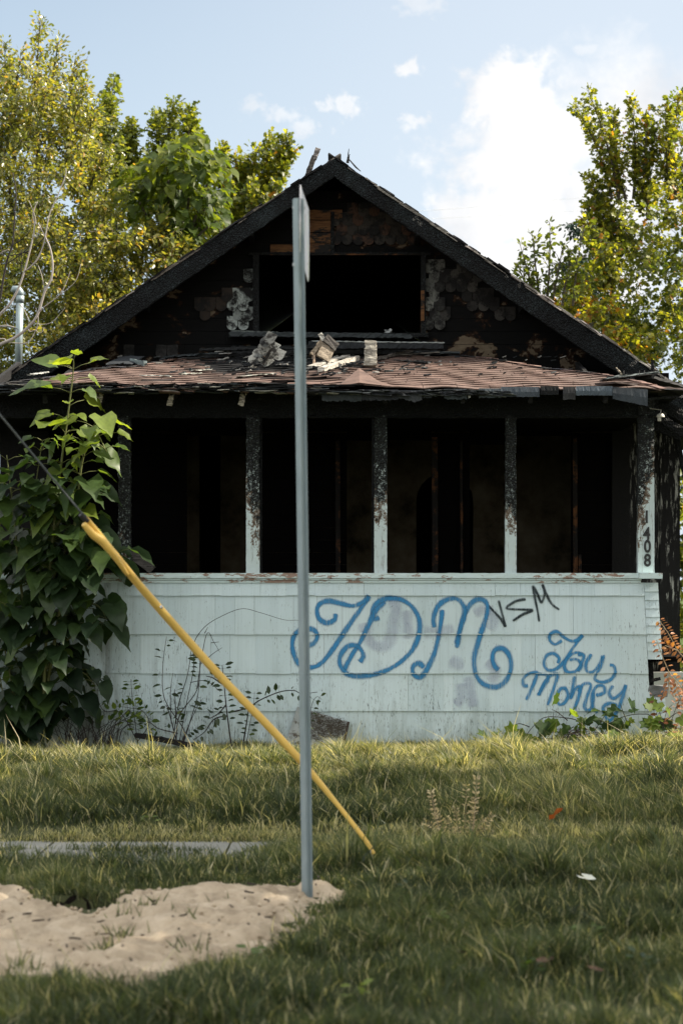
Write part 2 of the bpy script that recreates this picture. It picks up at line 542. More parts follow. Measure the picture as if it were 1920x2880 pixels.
def finish(name, V, F, mat, parent=None, loc=None, attrs=None, smooth=False):
    V = np.asarray(V, dtype=np.float64).reshape(-1, 3)
    if parent is not None:
        org = wloc(parent)
    elif loc is not None:
        org = Vector(loc)
    else:
        org = Vector(((V[:, 0].min() + V[:, 0].max()) / 2, (V[:, 1].min() + V[:, 1].max()) / 2, V[:, 2].min()))
    me = bpy.data.meshes.new(name)
    L = V - np.array(org)[None, :]
    if isinstance(F, tuple):       # (quads array, tris array)
        fl = [a for a in F if len(a)]
        lt = np.concatenate([np.full(len(a), a.shape[1], dtype=np.int32) for a in fl])
        li = np.concatenate([a.reshape(-1) for a in fl]).astype(np.int32)
        me.vertices.add(len(L))
        me.vertices.foreach_set('co', L.astype(np.float32).reshape(-1))
        me.loops.add(len(li))
        me.loops.foreach_set('vertex_index', li)
        me.polygons.add(len(lt))
        ls = np.concatenate([[0], np.cumsum(lt)[:-1]]).astype(np.int32)
        me.polygons.foreach_set('loop_start', ls)
        me.update(calc_edges=True)
    else:
        me.from_pydata([tuple(v) for v in L], [], F)
        me.update()
    for an, arr in (attrs or {}).items():
        arr = np.asarray(arr, dtype=np.float32)
        if arr.ndim == 2:
            a = me.attributes.new(an, 'FLOAT_COLOR', 'POINT')
            if arr.shape[1] == 3:
                arr = np.concatenate([arr, np.ones((len(arr), 1), np.float32)], 1)
            a.data.foreach_set('color', arr.reshape(-1))
        else:
            a = me.attributes.new(an, 'FLOAT', 'POINT')
            a.data.foreach_set('value', arr)
    if smooth:
        me.polygons.foreach_set('use_smooth', np.ones(len(me.polygons), dtype=bool))
    me.materials.append(MATS[mat])
    o = bpy.data.objects.new(name, me)
    COL.objects.link(o)
    if parent is not None:
        o.parent = parent
    else:
        o.location = org
    return o


class MB:
    def __init__(s):
        s.v, s.f, s.c, s.r = [], [], [], []

    def add(s, verts, faces, col=(.5, .5, .5), rnd=0.5):
        b = len(s.v)
        s.v += [tuple(p) for p in verts]
        s.f += [tuple(b + i for i in f) for f in faces]
        s.c += [col] * len(verts)
        if isinstance(rnd, (list, tuple)):
            s.r += list(rnd)
        else:
            s.r += [rnd] * len(verts)

    def box(s, x0, x1, y0, y1, z0, z1, **k):
        vs = [(x, y, z) for z in (z0, z1) for y in (y0, y1) for x in (x0, x1)]
        s.add(vs, [(0, 2, 3, 1), (4, 5, 7, 6), (0, 1, 5, 4), (2, 6, 7, 3), (0, 4, 6, 2), (1, 3, 7, 5)], **k)

    def beam(s, p0, p1, wd, ht, up=(0, 0, 1), n=1, jit=0.0, jag=0.0, taper=1.0, roll=0.0, **k):
        """rectangular bar p0->p1 with jittered, splintered surface"""
        p0, p1 = Vector(p0), Vector(p1)
        ax = (p1 - p0).normalized()
        upv = Vector(up)
        sd_ = ax.cross(upv)
        if sd_.length < 1e-4:
            sd_ = ax.cross(Vector((1, 0, 0)))
        sd_.normalize()
        upv = sd_.cross(ax).normalized()
        if roll:
            q = Matrix.Rotation(roll, 3, ax)
            sd_, upv = q @ sd_, q @ upv
        ring = [(-1, -1), (0, -1), (1, -1), (1, 0), (1, 1), (0, 1), (-1, 1), (-1, 0)] if (jit or jag) else [(-1, -1), (1, -1), (1, 1), (-1, 1)]
        m = len(ring)
        vs = []
        for i in range(n + 1):
            t = i / n
            sc = 1 + (taper - 1) * t
            for (a, b) in ring:
                e = 0
                if i in (0, n) and jag:
                    e = random.uniform(0, jag) * (1 if i == n else -1)
                p = p0.lerp(p1, t) + sd_ * (a * wd / 2 * sc) + upv * (b * ht / 2 * sc) + ax * e
                if jit:
                    p += Vector((random.uniform(-jit, jit), random.uniform(-jit, jit), random.uniform(-jit, jit)))
                vs.append(p)
        fs = []
        for i in range(n):
            for j in range(m):
                a, b = i * m + j, i * m + (j + 1) % m
                fs.append((a, b, b + m, a + m))
        fs.append(tuple(range(m - 1, -1, -1)))
        fs.append(tuple(n * m + j for j in range(m)))
        s.add(vs, fs, **k)

    def tube(s, pts, rad, sides=6, **k):
        pts = [Vector(p) for p in pts]
        if not isinstance(rad, (list, tuple)):
            rad = [rad] * len(pts)
        prev = None
        vs, fs = [], []
        for i, p in enumerate(pts):
            t = (pts[min(i + 1, len(pts) - 1)] - pts[max(i - 1, 0)])
            if t.length < 1e-9:
                t = Vector((0, 0, 1))
            t.normalize()
            if prev is None:
                prev = t.cross(Vector((0.3, 1, 0.1))).normalized()
            u = (prev - t * prev.dot(t)).normalized()
            prev = u
            v = t.cross(u)
            for j in range(sides):
                a = 2 * math.pi * j / sides
                vs.append(p + (u * math.cos(a) + v * math.sin(a)) * rad[i])
        for i in range(len(pts) - 1):
            for j in range(sides):
                a, b = i * sides + j, i * sides + (j + 1) % sides
                fs.append((a, b, b + sides, a + sides))
        fs.append(tuple(range(sides - 1, -1, -1)))
        fs.append(tuple((len(pts) - 1) * sides + j for j in range(sides)))
        s.add(vs, fs, **k)

    def build(s, name, mat, parent=None, loc=None, smooth=False, col=False, attr=None):
        at = {}
        if col:
            at['col'] = np.array(s.c)
        if attr:
            at[attr] = np.array(s.r)
        return finish(name, s.v, s.f, mat, parent, loc, at, smooth)


def spline(pts, n=8, closed=False):
    """Catmull-Rom"""
    P = [Vector(p) if len(p) == 3 else Vector((p[0], p[1], 0)) for p in pts]
    out = []
    for i in range(len(P) - 1):
        p0, p1, p2, p3 = P[max(i - 1, 0)], P[i], P[i + 1], P[min(i + 2, len(P) - 1)]
        for j in range(n):
            t = j / n
            out.append(0.5 * ((2 * p1) + (p2 - p0) * t + (2 * p0 - 5 * p1 + 4 * p2 - p3) * t * t + (-p0 + 3 * p1 - 3 * p2 + p3) * t ** 3))
    out.append(P[-1])
    return out


def vnoise(x, y, seed=0):
    """vectorised value noise, 0..1"""
    x = np.asarray(x, float)
    y = np.asarray(y, float)
    xi, yi = np.floor(x).astype(np.int64), np.floor(y).astype(np.int64)
    xf, yf = x - xi, y - yi
    xf, yf = xf * xf * (3 - 2 * xf), yf * yf * (3 - 2 * yf)

    def h(a, b):
        n = (a * 374761393 + b * 668265263 + seed * 974634777) & 0x7fffffff
        n = (n ^ (n >> 13)) * 1274126177 & 0x7fffffff
        return ((n ^ (n >> 16)) & 0xffff) / 65535.0
    return (h(xi, yi) * (1 - xf) + h(xi + 1, yi) * xf) * (1 - yf) + (h(xi, yi + 1) * (1 - xf) + h(xi + 1, yi + 1) * xf) * yf


def fbm(x, y, seed=0, o=4):
    s, a, t = 0, 1.0, 0
    for i in range(o):
        s = s + a * vnoise(np.asarray(x) * 2 ** i, np.asarray(y) * 2 ** i, seed + i)
        t += a
        a *= .5
    return s / t


# leaf templates: (verts (n,3): across, along, up; faces)
T_SMALL = (np.array([(0, 0, 0), (-.27, .3, .07), (-.25, .65, .06), (0, 1, -.02), (.25, .65, .06), (.27, .3, .07)]), [(0, 5, 4, 3), (0, 3, 2, 1)])
T_MAPLE = (np.array([(0, 0, 0), (-.5, .22, .05), (-.17, .38, .02), (-.42, .74, .06), (0, 1.02, -.08), (.42, .74, .06), (.17, .38, .02), (.5, .22, .05)]),
           [(0, 2, 1), (0, 7, 6), (0, 6, 4, 2), (2, 4, 3), (6, 5, 4)])


def heart():
    out = [(.0, .06), (.16, -.04), (.34, .04), (.43, .22), (.38, .45), (.25, .68), (.10, .88), (0, 1.08)]
    mid = [.06, .16, .26, .38, .54, .72, .90, 1.08]
    vs, fs = [], []
    for i, m in enumerate(mid):
        vs.append((0, m, -.22 * m * m))
    n = len(mid)
    for sgn in (1, -1):
        b = len(vs)
        for i, (x, y) in enumerate(out[1:-1]):
            vs.append((sgn * x, y, -.22 * y * y + .30 * x + .05 * math.sin(i * 2.4 + sgn)))
        idx = [0] + [b + i for i in range(len(out) - 2)] + [n - 1]
        for i in range(n - 1):
            q = [i, idx[i], idx[i + 1], i + 1]
            q2 = []
            for k in q:
                if k not in q2:
                    q2.append(k)
            if len(q2) > 2:
                fs.append(tuple(q2 if sgn > 0 else q2[::-1]))
    return np.array(vs), fs


T_HEART = heart()


def leaves(name, P, Dr, N, S, mat, parent, tmpl=T_SMALL, rnd=None, loc=None, wob=0.0):
    """P positions, Dr tip directions, N approximate normals, S sizes"""
    P, Dr, N = np.asarray(P, float), np.asarray(Dr, float), np.asarray(N, float)
    S = np.asarray(S, float)
    Dr = Dr / (np.linalg.norm(Dr, axis=1, keepdims=True) + 1e-9)
    X = np.cross(Dr, N)
    X = X / (np.linalg.norm(X, axis=1, keepdims=True) + 1e-9)
    Z = np.cross(X, Dr)
    tv, tf = tmpl
    n, k = len(P), len(tv)
    up = tv[:, 2][None, :, None] * np.ones((n, 1, 1))
    if wob:
        up = up + RNG.normal(0, wob, (n, k, 1)) + (RNG.normal(0, .12, (n, 1, 1)) * (tv[:, 1] ** 2)[None, :, None])
    V = P[:, None, :] + S[:, None, None] * (tv[:, 0][None, :, None] * X[:, None, :] + tv[:, 1][None, :, None] * Dr[:, None, :] + up * Z[:, None, :])
    quads = [f for f in tf if len(f) == 4]
    tris = [f for f in tf if len(f) == 3]
    off = (np.arange(n) * k)[:, None, None]
    Q = (np.array(quads)[None] + off).reshape(-1, 4) if quads else np.zeros((0, 4), int)
    Tt = (np.array(tris)[None] + off).reshape(-1, 3) if tris else np.zeros((0, 3), int)
    if rnd is None:
        rnd = RNG.random(n)
    return finish(name, V.reshape(-1, 3), (Q, Tt), mat, parent, loc, {'rnd': np.repeat(np.clip(rnd, 0, 1), k)}, smooth=(k > 8))


def unit(n):
    v = RNG.normal(0, 1, (n, 3))
    return v / np.linalg.norm(v, axis=1, keepdims=True)
# ------------------------------------------------------------------ terrain
SAND_PX = [(-220, 2512), (0, 2512), (100, 2528), (180, 2560), (250, 2572), (330, 2556), (370, 2515), (430, 2520), (560, 2512), (600, 2490),
           (640, 2496), (720, 2488), (800, 2502), (880, 2500), (960, 2512), (962, 2540), (925, 2562), (880, 2600), (830, 2625), (760, 2670),
           (690, 2705), (600, 2712), (500, 2730), (420, 2770), (350, 2800), (290, 2792), (250, 2765), (120, 2750), (0, 2762), (-220, 2762)]


def gz(x, y):
    x = np.asarray(x, float)
    y = np.asarray(y, float)

    def s(v, a, b):
        t = np.clip((v - a) / (b - a), 0, 1)
        return t * t * (3 - 2 * t)
    z = -.10 + .06 * s(y, 13.4, 15.0) + .04 * s(y, 15.0, 19.0)
    z = z + .10 * s(x, 1.2, 3.4) * s(y, 14.5, 19.5)
    z = z - .03 * (1 - s(y, 12.0, 12.6)) * 0
    z = z + (fbm(x * .8, y * .8, 3, 3) - .5) * .08 * s(np.abs(y - 12.8), .8, 2.0)
    z = z + .05 * np.exp(-((x + .9) / 1.6) ** 2 - ((y - 10.3) / .8) ** 2)
    # the dug hole at the edge of the sand
    z = z - .42 * np.exp(-(((x + 1.37) / .19) ** 2 + ((y - 10.85) / .29) ** 2) ** 3)
    return z


def ground_pt(px, py):
    D = FPX * 1.65 / (py - HZ)
    for _ in range(12):
        x = (px - 960) / FPX * D
        D = FPX * (CZ - float(gz(x, D))) / (py - HZ)
    return ((px - 960) / FPX * D, D)


def axis(lo, hi, st, far):
    a = list(np.arange(lo, hi + 1e-6, st))
    k = st
    while a[-1] < far:
        k *= 1.35
        a.append(a[-1] + k)
    k = st
    b = []
    v = lo
    while v > -far:
        k *= 1.35
        v -= k
        b.append(v)
    return np.array(b[::-1] + a)


def grid_mesh(name, xs, ys, zf, mat, **k):
    Xg, Yg = np.meshgrid(xs, ys)
    Z = zf(Xg, Yg)
    V = np.stack([Xg, Yg, Z], -1).reshape(-1, 3)
    nx, ny = len(xs), len(ys)
    i, j = np.meshgrid(np.arange(nx - 1), np.arange(ny - 1))
    a = (j * nx + i).reshape(-1)
    Q = np.stack([a, a + 1, a + nx + 1, a + nx], 1)
    return finish(name, V, (Q, np.zeros((0, 3), int)), mat, smooth=True, **k), Q


o, _ = grid_mesh('ground', axis(-4.5, 4.5, .07, 500), axis(6, 21, .07, 500), gz, 'soil', loc=(0, 0, 0))
tag(o, kind='structure', label='grassy front yard sloping gently up from the sidewalk to the house')

# sidewalk: concrete flags
mb = MB()
x = -14.0
while x < 14:
    mb.box(x, x + 1.19, 12.4, 13.62, -.2, -.088 + random.uniform(-.003, .003))
    x += 1.205
o = mb.build('sidewalk', 'concrete', loc=(0, 12.7, -.1))
tag(o, kind='structure', label='grey concrete sidewalk half overgrown by grass')

sand_poly = [ground_pt(px, py) for px, py in SAND_PX]


def in_poly(x, y, poly):
    x = np.asarray(x)
    y = np.asarray(y)
    c = np.zeros(x.shape, bool)
    n = len(poly)
    for i in range(n):
        x1, y1 = poly[i]
        x2, y2 = poly[(i + 1) % n]
        if y1 == y2:
            continue
        t = ((y1 > y) != (y2 > y)) & (x < (x2 - x1) * (y - y1) / (y2 - y1) + x1)
        c ^= t
    return c


def poly_dist(x, y, poly):
    d = np.full(np.shape(x), 1e9)
    for i in range(len(poly)):
        a = np.array(poly[i]); b = np.array(poly[(i + 1) % len(poly)])
        ab = b - a
        t = np.clip(((x - a[0]) * ab[0] + (y - a[1]) * ab[1]) / (ab @ ab), 0, 1)
        d = np.minimum(d, np.hypot(x - a[0] - t * ab[0], y - a[1] - t * ab[1]))
    return np.where(in_poly(x, y, poly), d, -d)


# the dug hole
hv, hf = [], []
for i_ in range(9):
    f_ = i_ / 8
    for j_ in range(28):
        a_ = 2 * math.pi * j_ / 28
        wob_ = 1 + .10 * math.sin(3 * a_ + 1) + .07 * math.sin(7 * a_)
        hx_, hy_ = -1.37 + .215 * wob_ * (1 - f_ * .85) * math.cos(a_), 10.85 + .33 * wob_ * (1 - f_ * .85) * math.sin(a_)
        hv.append((hx_, hy_, float(gz(hx_, hy_)) * (1 - min(1, f_ * 2)) + .012 - .30 * min(1, f_ * 1.6) ** .8 + random.uniform(-.008, .008)))
for i_ in range(8):
    for j_ in range(28):
        hf.append((i_ * 28 + j_, i_ * 28 + (j_ + 1) % 28, (i_ + 1) * 28 + (j_ + 1) % 28, (i_ + 1) * 28 + j_))
hf.append(tuple(8 * 28 + j_ for j_ in range(28)))
o = finish('dug_hole', hv, hf, 'dark_soil')
tag(o, kind='structure', label='small dark hole dug at the grassy edge of the sand')

xs = np.arange(-2.6, .25, .022)
ys = np.arange(8.0, 11.2, .022)
Xg, Yg = np.meshgrid(xs, ys)
sdist = poly_dist(Xg, Yg, sand_poly) + (fbm(Xg * 5, Yg * 5, 91, 4) - .5) * .22
hole = np.exp(-((Xg + 1.37) / .24) ** 2 - ((Yg - 10.64) / .14) ** 2)
Zs = gz(Xg, Yg) + np.clip(sdist, -.08, .22) * .20 + .002
bumps = (fbm(Xg * 7, Yg * 7, 11, 4) - .5) * .13 + (fbm(Xg * 24, Yg * 24, 15, 3) - .5) * .055
Zs = Zs + bumps * np.clip(sdist * 9 + .2, 0, 1) + .035 * np.exp(-((Xg + .55) / .5) ** 2 - ((Yg - 10.7) / .3) ** 2)
Zs = Zs - .065 * np.exp(-((Xg + .187) / .16) ** 2 - ((Yg - 10.72) / .30) ** 2)
keep = (sdist > -.09) & (((Xg + 1.37) / .19) ** 2 + ((Yg - 10.84) / .27) ** 2 > 1.0)
nx = len(xs)
i, j = np.meshgrid(np.arange(nx - 1), np.arange(len(ys) - 1))
a = (j * nx + i).reshape(-1)
Q = np.stack([a, a + 1, a + nx + 1, a + nx], 1)
kf = keep.reshape(-1)
Q = Q[kf[Q].all(1)]
used = np.unique(Q)
rem = -np.ones(Xg.size, int)
rem[used] = np.arange(len(used))
Vs = np.stack([Xg, Yg, Zs], -1).reshape(-1, 3)[used]
o = finish('sand', Vs, (rem[Q], np.zeros((0, 3), int)), 'sand', smooth=True)
tag(o, kind='structure', label='bare patch of pale dug sand around the foot of the steel post')

# ------------------------------------------------------------------ the burnt house
HX = -.08
YW = 20.40            # porch front
YG = 22.50            # gable wall / house front
house = empty('burnt_house', (HX, 20.4, 0), 'burnt out bungalow with a charred gable, open porch and aqua shingle siding', 'house')


def zrow(py, D=YW):
    return CZ + (HZ - py) / FPX * D


# --- porch front wall in shakes (battered right end)
ZC = [zrow(1640), zrow(1675), zrow(1784), zrow(1894), zrow(2000), -.12]
XL = -3.75


def wall_right(z):
    """right edge of the shake wall: flares outwards towards the ground"""
    t = np.clip((1.71 - z) / 1.75, 0, 1)
    return (1809 - 960) / FPX * YW + .10 * t ** 1.25


mb = MB()
for ci in range(5):
    zt, zb = ZC[ci], ZC[ci + 1]
    x = XL + random.uniform(0, .1)
    ends = []
    while x < 3.3:
        wdt = random.choice([.10, .14, .20, .26, .30, .36, .40])
        ends.append((x, x + wdt))
        x += wdt
    for (a, b) in ends:
        xr = wall_right((zt + zb) / 2)
        if a > xr - .02:
            continue
        last = b >= xr - .06
        gp_ = random.choice((.0005, .0008, .0012, .0024))
        rt, rb = (wall_right(zt), wall_right(zb)) if last else (b - gp_, b - gp_)
        dzb = random.uniform(-.0035, .0025)
        dy = random.uniform(-.002, .002)
        tl = random.uniform(-.002, .002)
        yt, yb = YW + .001, YW - .020 + dy
        nsub = 2
        vs = [(a, yt, zt + .006), (rt, yt, zt + .006), (rb, yb, zb + dzb + tl), (a, yb, zb + dzb),
              (a, YW + .02, zt + .006), (rt, YW + .02, zt + .006), (rb, YW + .02, zb + dzb + tl), (a, YW + .02, zb + dzb)]
        mb.add(vs, [(0, 1, 2, 3), (3, 2, 6, 7), (0, 3, 7, 4), (1, 5, 6, 2), (0, 4, 5, 1)], rnd=random.random())
        if last:
            break
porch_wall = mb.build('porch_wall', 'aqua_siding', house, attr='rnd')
mb = MB()
mb.box(XL, 3.08, YW + .022, YW + .12, -.12, 1.70)
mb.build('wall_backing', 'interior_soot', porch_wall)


def ywall(z):
    for ci in range(5):
        if ZC[ci + 1] <= z <= ZC[ci]:
            t = (ZC[ci] - z) / (ZC[ci] - ZC[ci + 1])
            return YW + .001 - .0215 * t
    return YW


# --- corner pier: narrow clapboards, broken open lower down, flaring like the wall
def pier_l(z): return float(wall_right(z)) + .004
def pier_r(z):
    t = np.clip((1.71 - z) / 1.75, 0, 1)
    return (1849 - 960) / FPX * YW + .115 * t ** 1.2


mb = MB()
z = zrow(1640)
lap = .0868
k = 0
while z > -.1:
    zb = z - lap
    zm = (z + zb) / 2
    if not (.60 < zm < .965):
        L0, L1, R0, R1 = pier_l(z), pier_l(zb), pier_r(z), pier_r(zb)
        if zm < .60:
            R0 -= .0; R1 -= .0
        y0, y1 = YW + .004, YW - .010
        mb.add([(L0, y0, z + .004), (R0, y0, z + .004), (R1, y1, zb), (L1, y1, zb), (L0, YW + .03, z + .004), (R0, YW + .03, z + .004), (R1, YW + .03, zb), (L1, YW + .03, zb)],
               [(0, 1, 2, 3), (3, 2, 6, 7), (0, 3, 7, 4), (1, 5, 6, 2), (0, 4, 5, 1)], rnd=random.random())
    z = zb
# jagged remains around the hole
z0 = .965
mb.add([(pier_l(1.05), YW, 1.05), (pier_l(1.05) + .075, YW, 1.05), (pier_l(1.0) + .065, YW - .003, 1.0), (pier_l(.97) + .07, YW - .004, .965), (pier_l(.95) + .01, YW - .006, .945)], [(0, 1, 2, 3, 4)], rnd=.6)
# side return of the pier (boards run back to the house)
zs_ = np.linspace(1.71, -.1, 20)
for a, b in zip(zs_[:-1], zs_[1:]):
    if not (.60 < (a + b) / 2 < .99):
        mb.add([(pier_r(a), YW + .031, a), (pier_r(b), YW + .031, b), (pier_r(b) - .012, 22.4, b), (pier_r(a) - .012, 22.4, a)], [(0, 1, 2, 3)], rnd=.5)
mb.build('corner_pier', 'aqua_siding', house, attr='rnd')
# dark interior behind the hole, with a cracked masonry stub
mb = MB()
mb.box(pier_l(1) - .25, pier_l(1) + .02, YW + .10, YW + .13, .4, 1.2)
mb.beam((pier_l(1) + .055, YW + .20, .55), (pier_l(1) + .03, YW + .20, 1.06), .10, .08, n=5, jit=.004)
mb.beam((pier_l(.8) + .01, YW + .06, .70), (pier_r(.8) - .02, YW + .06, .73), .03, .03, n=3, jit=.004)
mb.build('exposed_framing', 'charred_wood', house)
mb = MB()
mb.beam((pier_l(.65) - .01, YW + .04, .605), (pier_r(.62) + .03, YW + .04, .60), .10, .11, n=5, jit=.008, jag=.02, col=(.16, .17, .17))
mb.build('broken_masonry', 'tinted', house, col=True)
mb = MB()
mb.beam((pier_l(1.0) + .075, YW + .03, .98), (pier_l(1.0) + .10, YW + .03, 1.055), .05, .06, n=3, jit=.012, col=(.2, .21, .21))
mb.build('broken_masonry', 'tinted', house, col=True)

# --- sill
mb = MB()
zs0, zs1 = zrow(1626), zrow(1612)
xc = -3.8
while xc < 3.02:
    L = random.uniform(1.2, 2.2)
    xe = min(xc + L, 3.03)
    mb.beam((xc + .001, YW + .02, (zs0 + zs1) / 2), (xe - .001, YW + .02, (zs0 + zs1) / 2), .13, zs1 - zs0, n=max(4, int(L * 22)), jit=.0022)
    xc = xe
mb.box(-3.8, 3.065, YW - .026, YW + .02, zrow(1632), zs0 - .003)
mb.box(-3.8, 3.060, YW - .016, YW + .02, zrow(1639), zrow(1632) - .003)
mb.beam((3.03, YW - .03, (zs0 + zs1) / 2 - .002), (3.262, YW - .03, (zs0 + zs1) / 2 - .002), .22, zs1 - zs0 + .006, n=6, jit=.001)
mb.build('window_sill', 'aqua_trim', house)

# --- porch posts
POSTS = [(-24, 30, .3), (350, 36, .02), (711, 38, .62), (1070, 36, .75), (1436, 31, .70), (1816, 46, .55)]
ZB, ZT = zs1, zrow(1168)
for ki, (px, wp, lvl) in enumerate(POSTS):
    wdt = wp / FPX * YW
    xc = (px - 960) / FPX * YW
    mb = MB()
    n = 60
    zthr = {0: 1.9, 1: 1.95, 2: 2.45, 3: 2.50, 4: 2.40, 5: 2.75}[ki]
    vs, fs, rn = [], [], []
    ring = [(-1, -1), (-.5, -1), (0, -1), (.5, -1), (1, -1), (1, 0), (1, 1), (0, 1), (-1, 1), (-1, 0)]
    m = len(ring)
    zt_ = ZT if ki < 5 else zrow(1120)
    for i in range(n + 1):
        z = ZB + (zt_ - ZB) * i / n
        er = max(0, min(1, (z - zthr + .15) / .5))
        for (a, b) in ring:
            jx = random.uniform(-1, 1) * (.0012 + .0045 * er) - a * .005 * er * random.random()
            jy = random.uniform(-1, 1) * (.001 + .005 * er)
            if ki == 5:
                # slanted burn line: paint reaches higher on the right face
                bv = (z - zthr + .34 * (-a) + .1) / .75
            elif ki == 4:
                bv = (z - zthr + .08 * a) / .5
                if z < 2.05:
                    bv += (2.05 - z) * .9
            elif ki == 3:
                bv = (z - zthr - .05 * a) / .8
            else:
                bv = (z - zthr + .18 * a) / .85
            vs.append((xc + a * wdt / 2 + jx, YW + .055 + b * .05 + jy, z))
            rn.append(bv)
    for i in range(n):
        for j in range(m):
            a, b = i * m + j, i * m + (j + 1) % m
            fs.append((a, b, b + m, a + m))
    fs.append(tuple(n * m + j for j in range(m)))
    mb.add(vs, fs, rnd=rn)
    post = mb.build('post', 'burnt_post', house, attr='burn')
    if ki in (2, 3):
        # a charred stop board nailed to one side
        s_ = 1 if ki == 2 else -1
        m2 = MB()
        m2.beam((xc + s_ * (wdt / 2 + .012), YW + .075, ZB), (xc + s_ * (wdt / 2 + .012), YW + .075, ZT), .022, .06, up=(0, 1, 0), n=40, jit=.0025)
        m2.build('stop_board', 'charred_wood', post)
    if ki == 5:
        corner_post = post

# --- house number on the corner post
def text_mesh(name, s, size, loc, mat, parent, sx=1.0):
    cu = bpy.data.curves.new('txt', 'FONT')
    cu.body = s
    cu.size = size
    cu.extrude = .003
    cu.offset = .0045
    cu.align_x = 'CENTER'
    to = bpy.data.objects.new('txt', cu)
    COL.objects.link(to)
    bpy.context.view_layer.update()
    dg = bpy.context.evaluated_depsgraph_get()
    me = bpy.data.meshes.new_from_object(to.evaluated_get(dg))
    vs = [v.co.copy() for v in me.vertices]
    fs = [tuple(p.vertices) for p in me.polygons]
    bpy.data.objects.remove(to)
    V = [(loc[0] + v.x * sx, loc[1] - v.z, loc[2] + v.y) for v in vs]
    return finish(name, V, fs, mat, parent)


for chx, pyb, dxx in (('1', 1470, 0), ('4', 1517, 0), ('0', 1553, 2), ('8', 1592, 2)):
    text_mesh('house_number', chx, .178, ((1817 + dxx - 960) / FPX * YW, YW - .002, zrow(pyb)), 'black_number', corner_post, .82)

# --- graffiti: sprayed ribbons that follow the laps of the shakes
def stroke(mb, pts, wpx, base_off, soft=False):
    cur = spline(pts, 9)
    n = len(cur)
    vs, fs, ed = [], [], []
    across = [-1, -.66, -.33, 0, .33, .66, 1]
    # insert samples so that steps at laps are followed closely
    for i, p in enumerate(cur):
        t = (cur[min(i + 1, n - 1)] - cur[max(i - 1, 0)])
        if t.length < 1e-6:
            t = Vector((1, 0, 0))
        t.normalize()
        nn = Vector((-t.y, t.x, 0))
        wv_ = wpx / 2 * 1.16 * (1 + .13 * math.sin(i * .17 + len(pts)) + .05 * math.sin(i * .6) + random.uniform(-.04, .04))
        endf = min(1, (i + .6) / 3, (n - i - .4) / 3)
        for a in across:
            q = p + nn * (a * wv_)
            X = (q.x - 960) / FPX * YW
            Zq = CZ + (HZ - q.y) / FPX * YW
            vs.append((X, ywall(Zq) - .0035 - base_off - i * .00001, Zq))
            ed.append(max(0, (1 - abs(a)) * 1.25) * (endf if soft else min(1, endf * 1.5)))
    m = len(across)
    for i in range(n - 1):
        for j in range(m - 1):
            a = i * m + j
            fs.append((a, a + 1, a + m + 1, a + m))
    mb.add(vs, fs, rnd=ed)


def z2(L): return [(600 + x / 2.24, 1580 + y / 2.24) for x, y in L]
def z3(L): return [(1220 + x / 2.24, 1580 + y / 2.24) for x, y in L]


def densify(pts, step=7):
    out = [pts[0]]
    for a, b in zip(pts[:-1], pts[1:]):
        out.append(b)
    return out


BIG = [z2([(768, 325), (762, 365), (715, 385), (668, 360), (652, 310), (668, 268), (720, 247), (800, 262), (880, 278), (945, 250), (982, 212)]),
       z2([(978, 225), (935, 285), (860, 390), (800, 480), (730, 580), (670, 645), (610, 665), (550, 650), (512, 595), (497, 520), (515, 455), (570, 422), (630, 428), (655, 465), (635, 510), (592, 530)]),
       z2([(1045, 350), (1012, 358), (1002, 300), (1035, 255), (1100, 230), (1185, 240), (1255, 290), (1295, 370), (1290, 470), (1240, 570), (1150, 650), (1040, 702), (930, 720), (845, 708), (800, 655), (798, 595), (838, 538), (888, 525), (928, 552), (943, 595), (920, 632)]),
       z2([(1080, 250), (1020, 310), (975, 400), (925, 505), (870, 590), (822, 682)]),
       z2([(1390, 415), (1384, 355), (1410, 285), (1455, 245), (1510, 230), (1550, 245), (1578, 290), (1575, 345), (1550, 430), (1530, 545)]),
       z2([(1440, 300), (1425, 420), (1395, 560), (1350, 665), (1300, 728), (1258, 705), (1255, 660), (1290, 638), (1325, 665)]),
       z3([(142, 520), (160, 440), (185, 350), (225, 270), (280, 236), (325, 255), (335, 310), (310, 400), (272, 520), (250, 620), (265, 715), (315, 772), (390, 788), (450, 750), (482, 670), (472, 590), (430, 545), (380, 558), (366, 610), (380, 655), (405, 682)])]
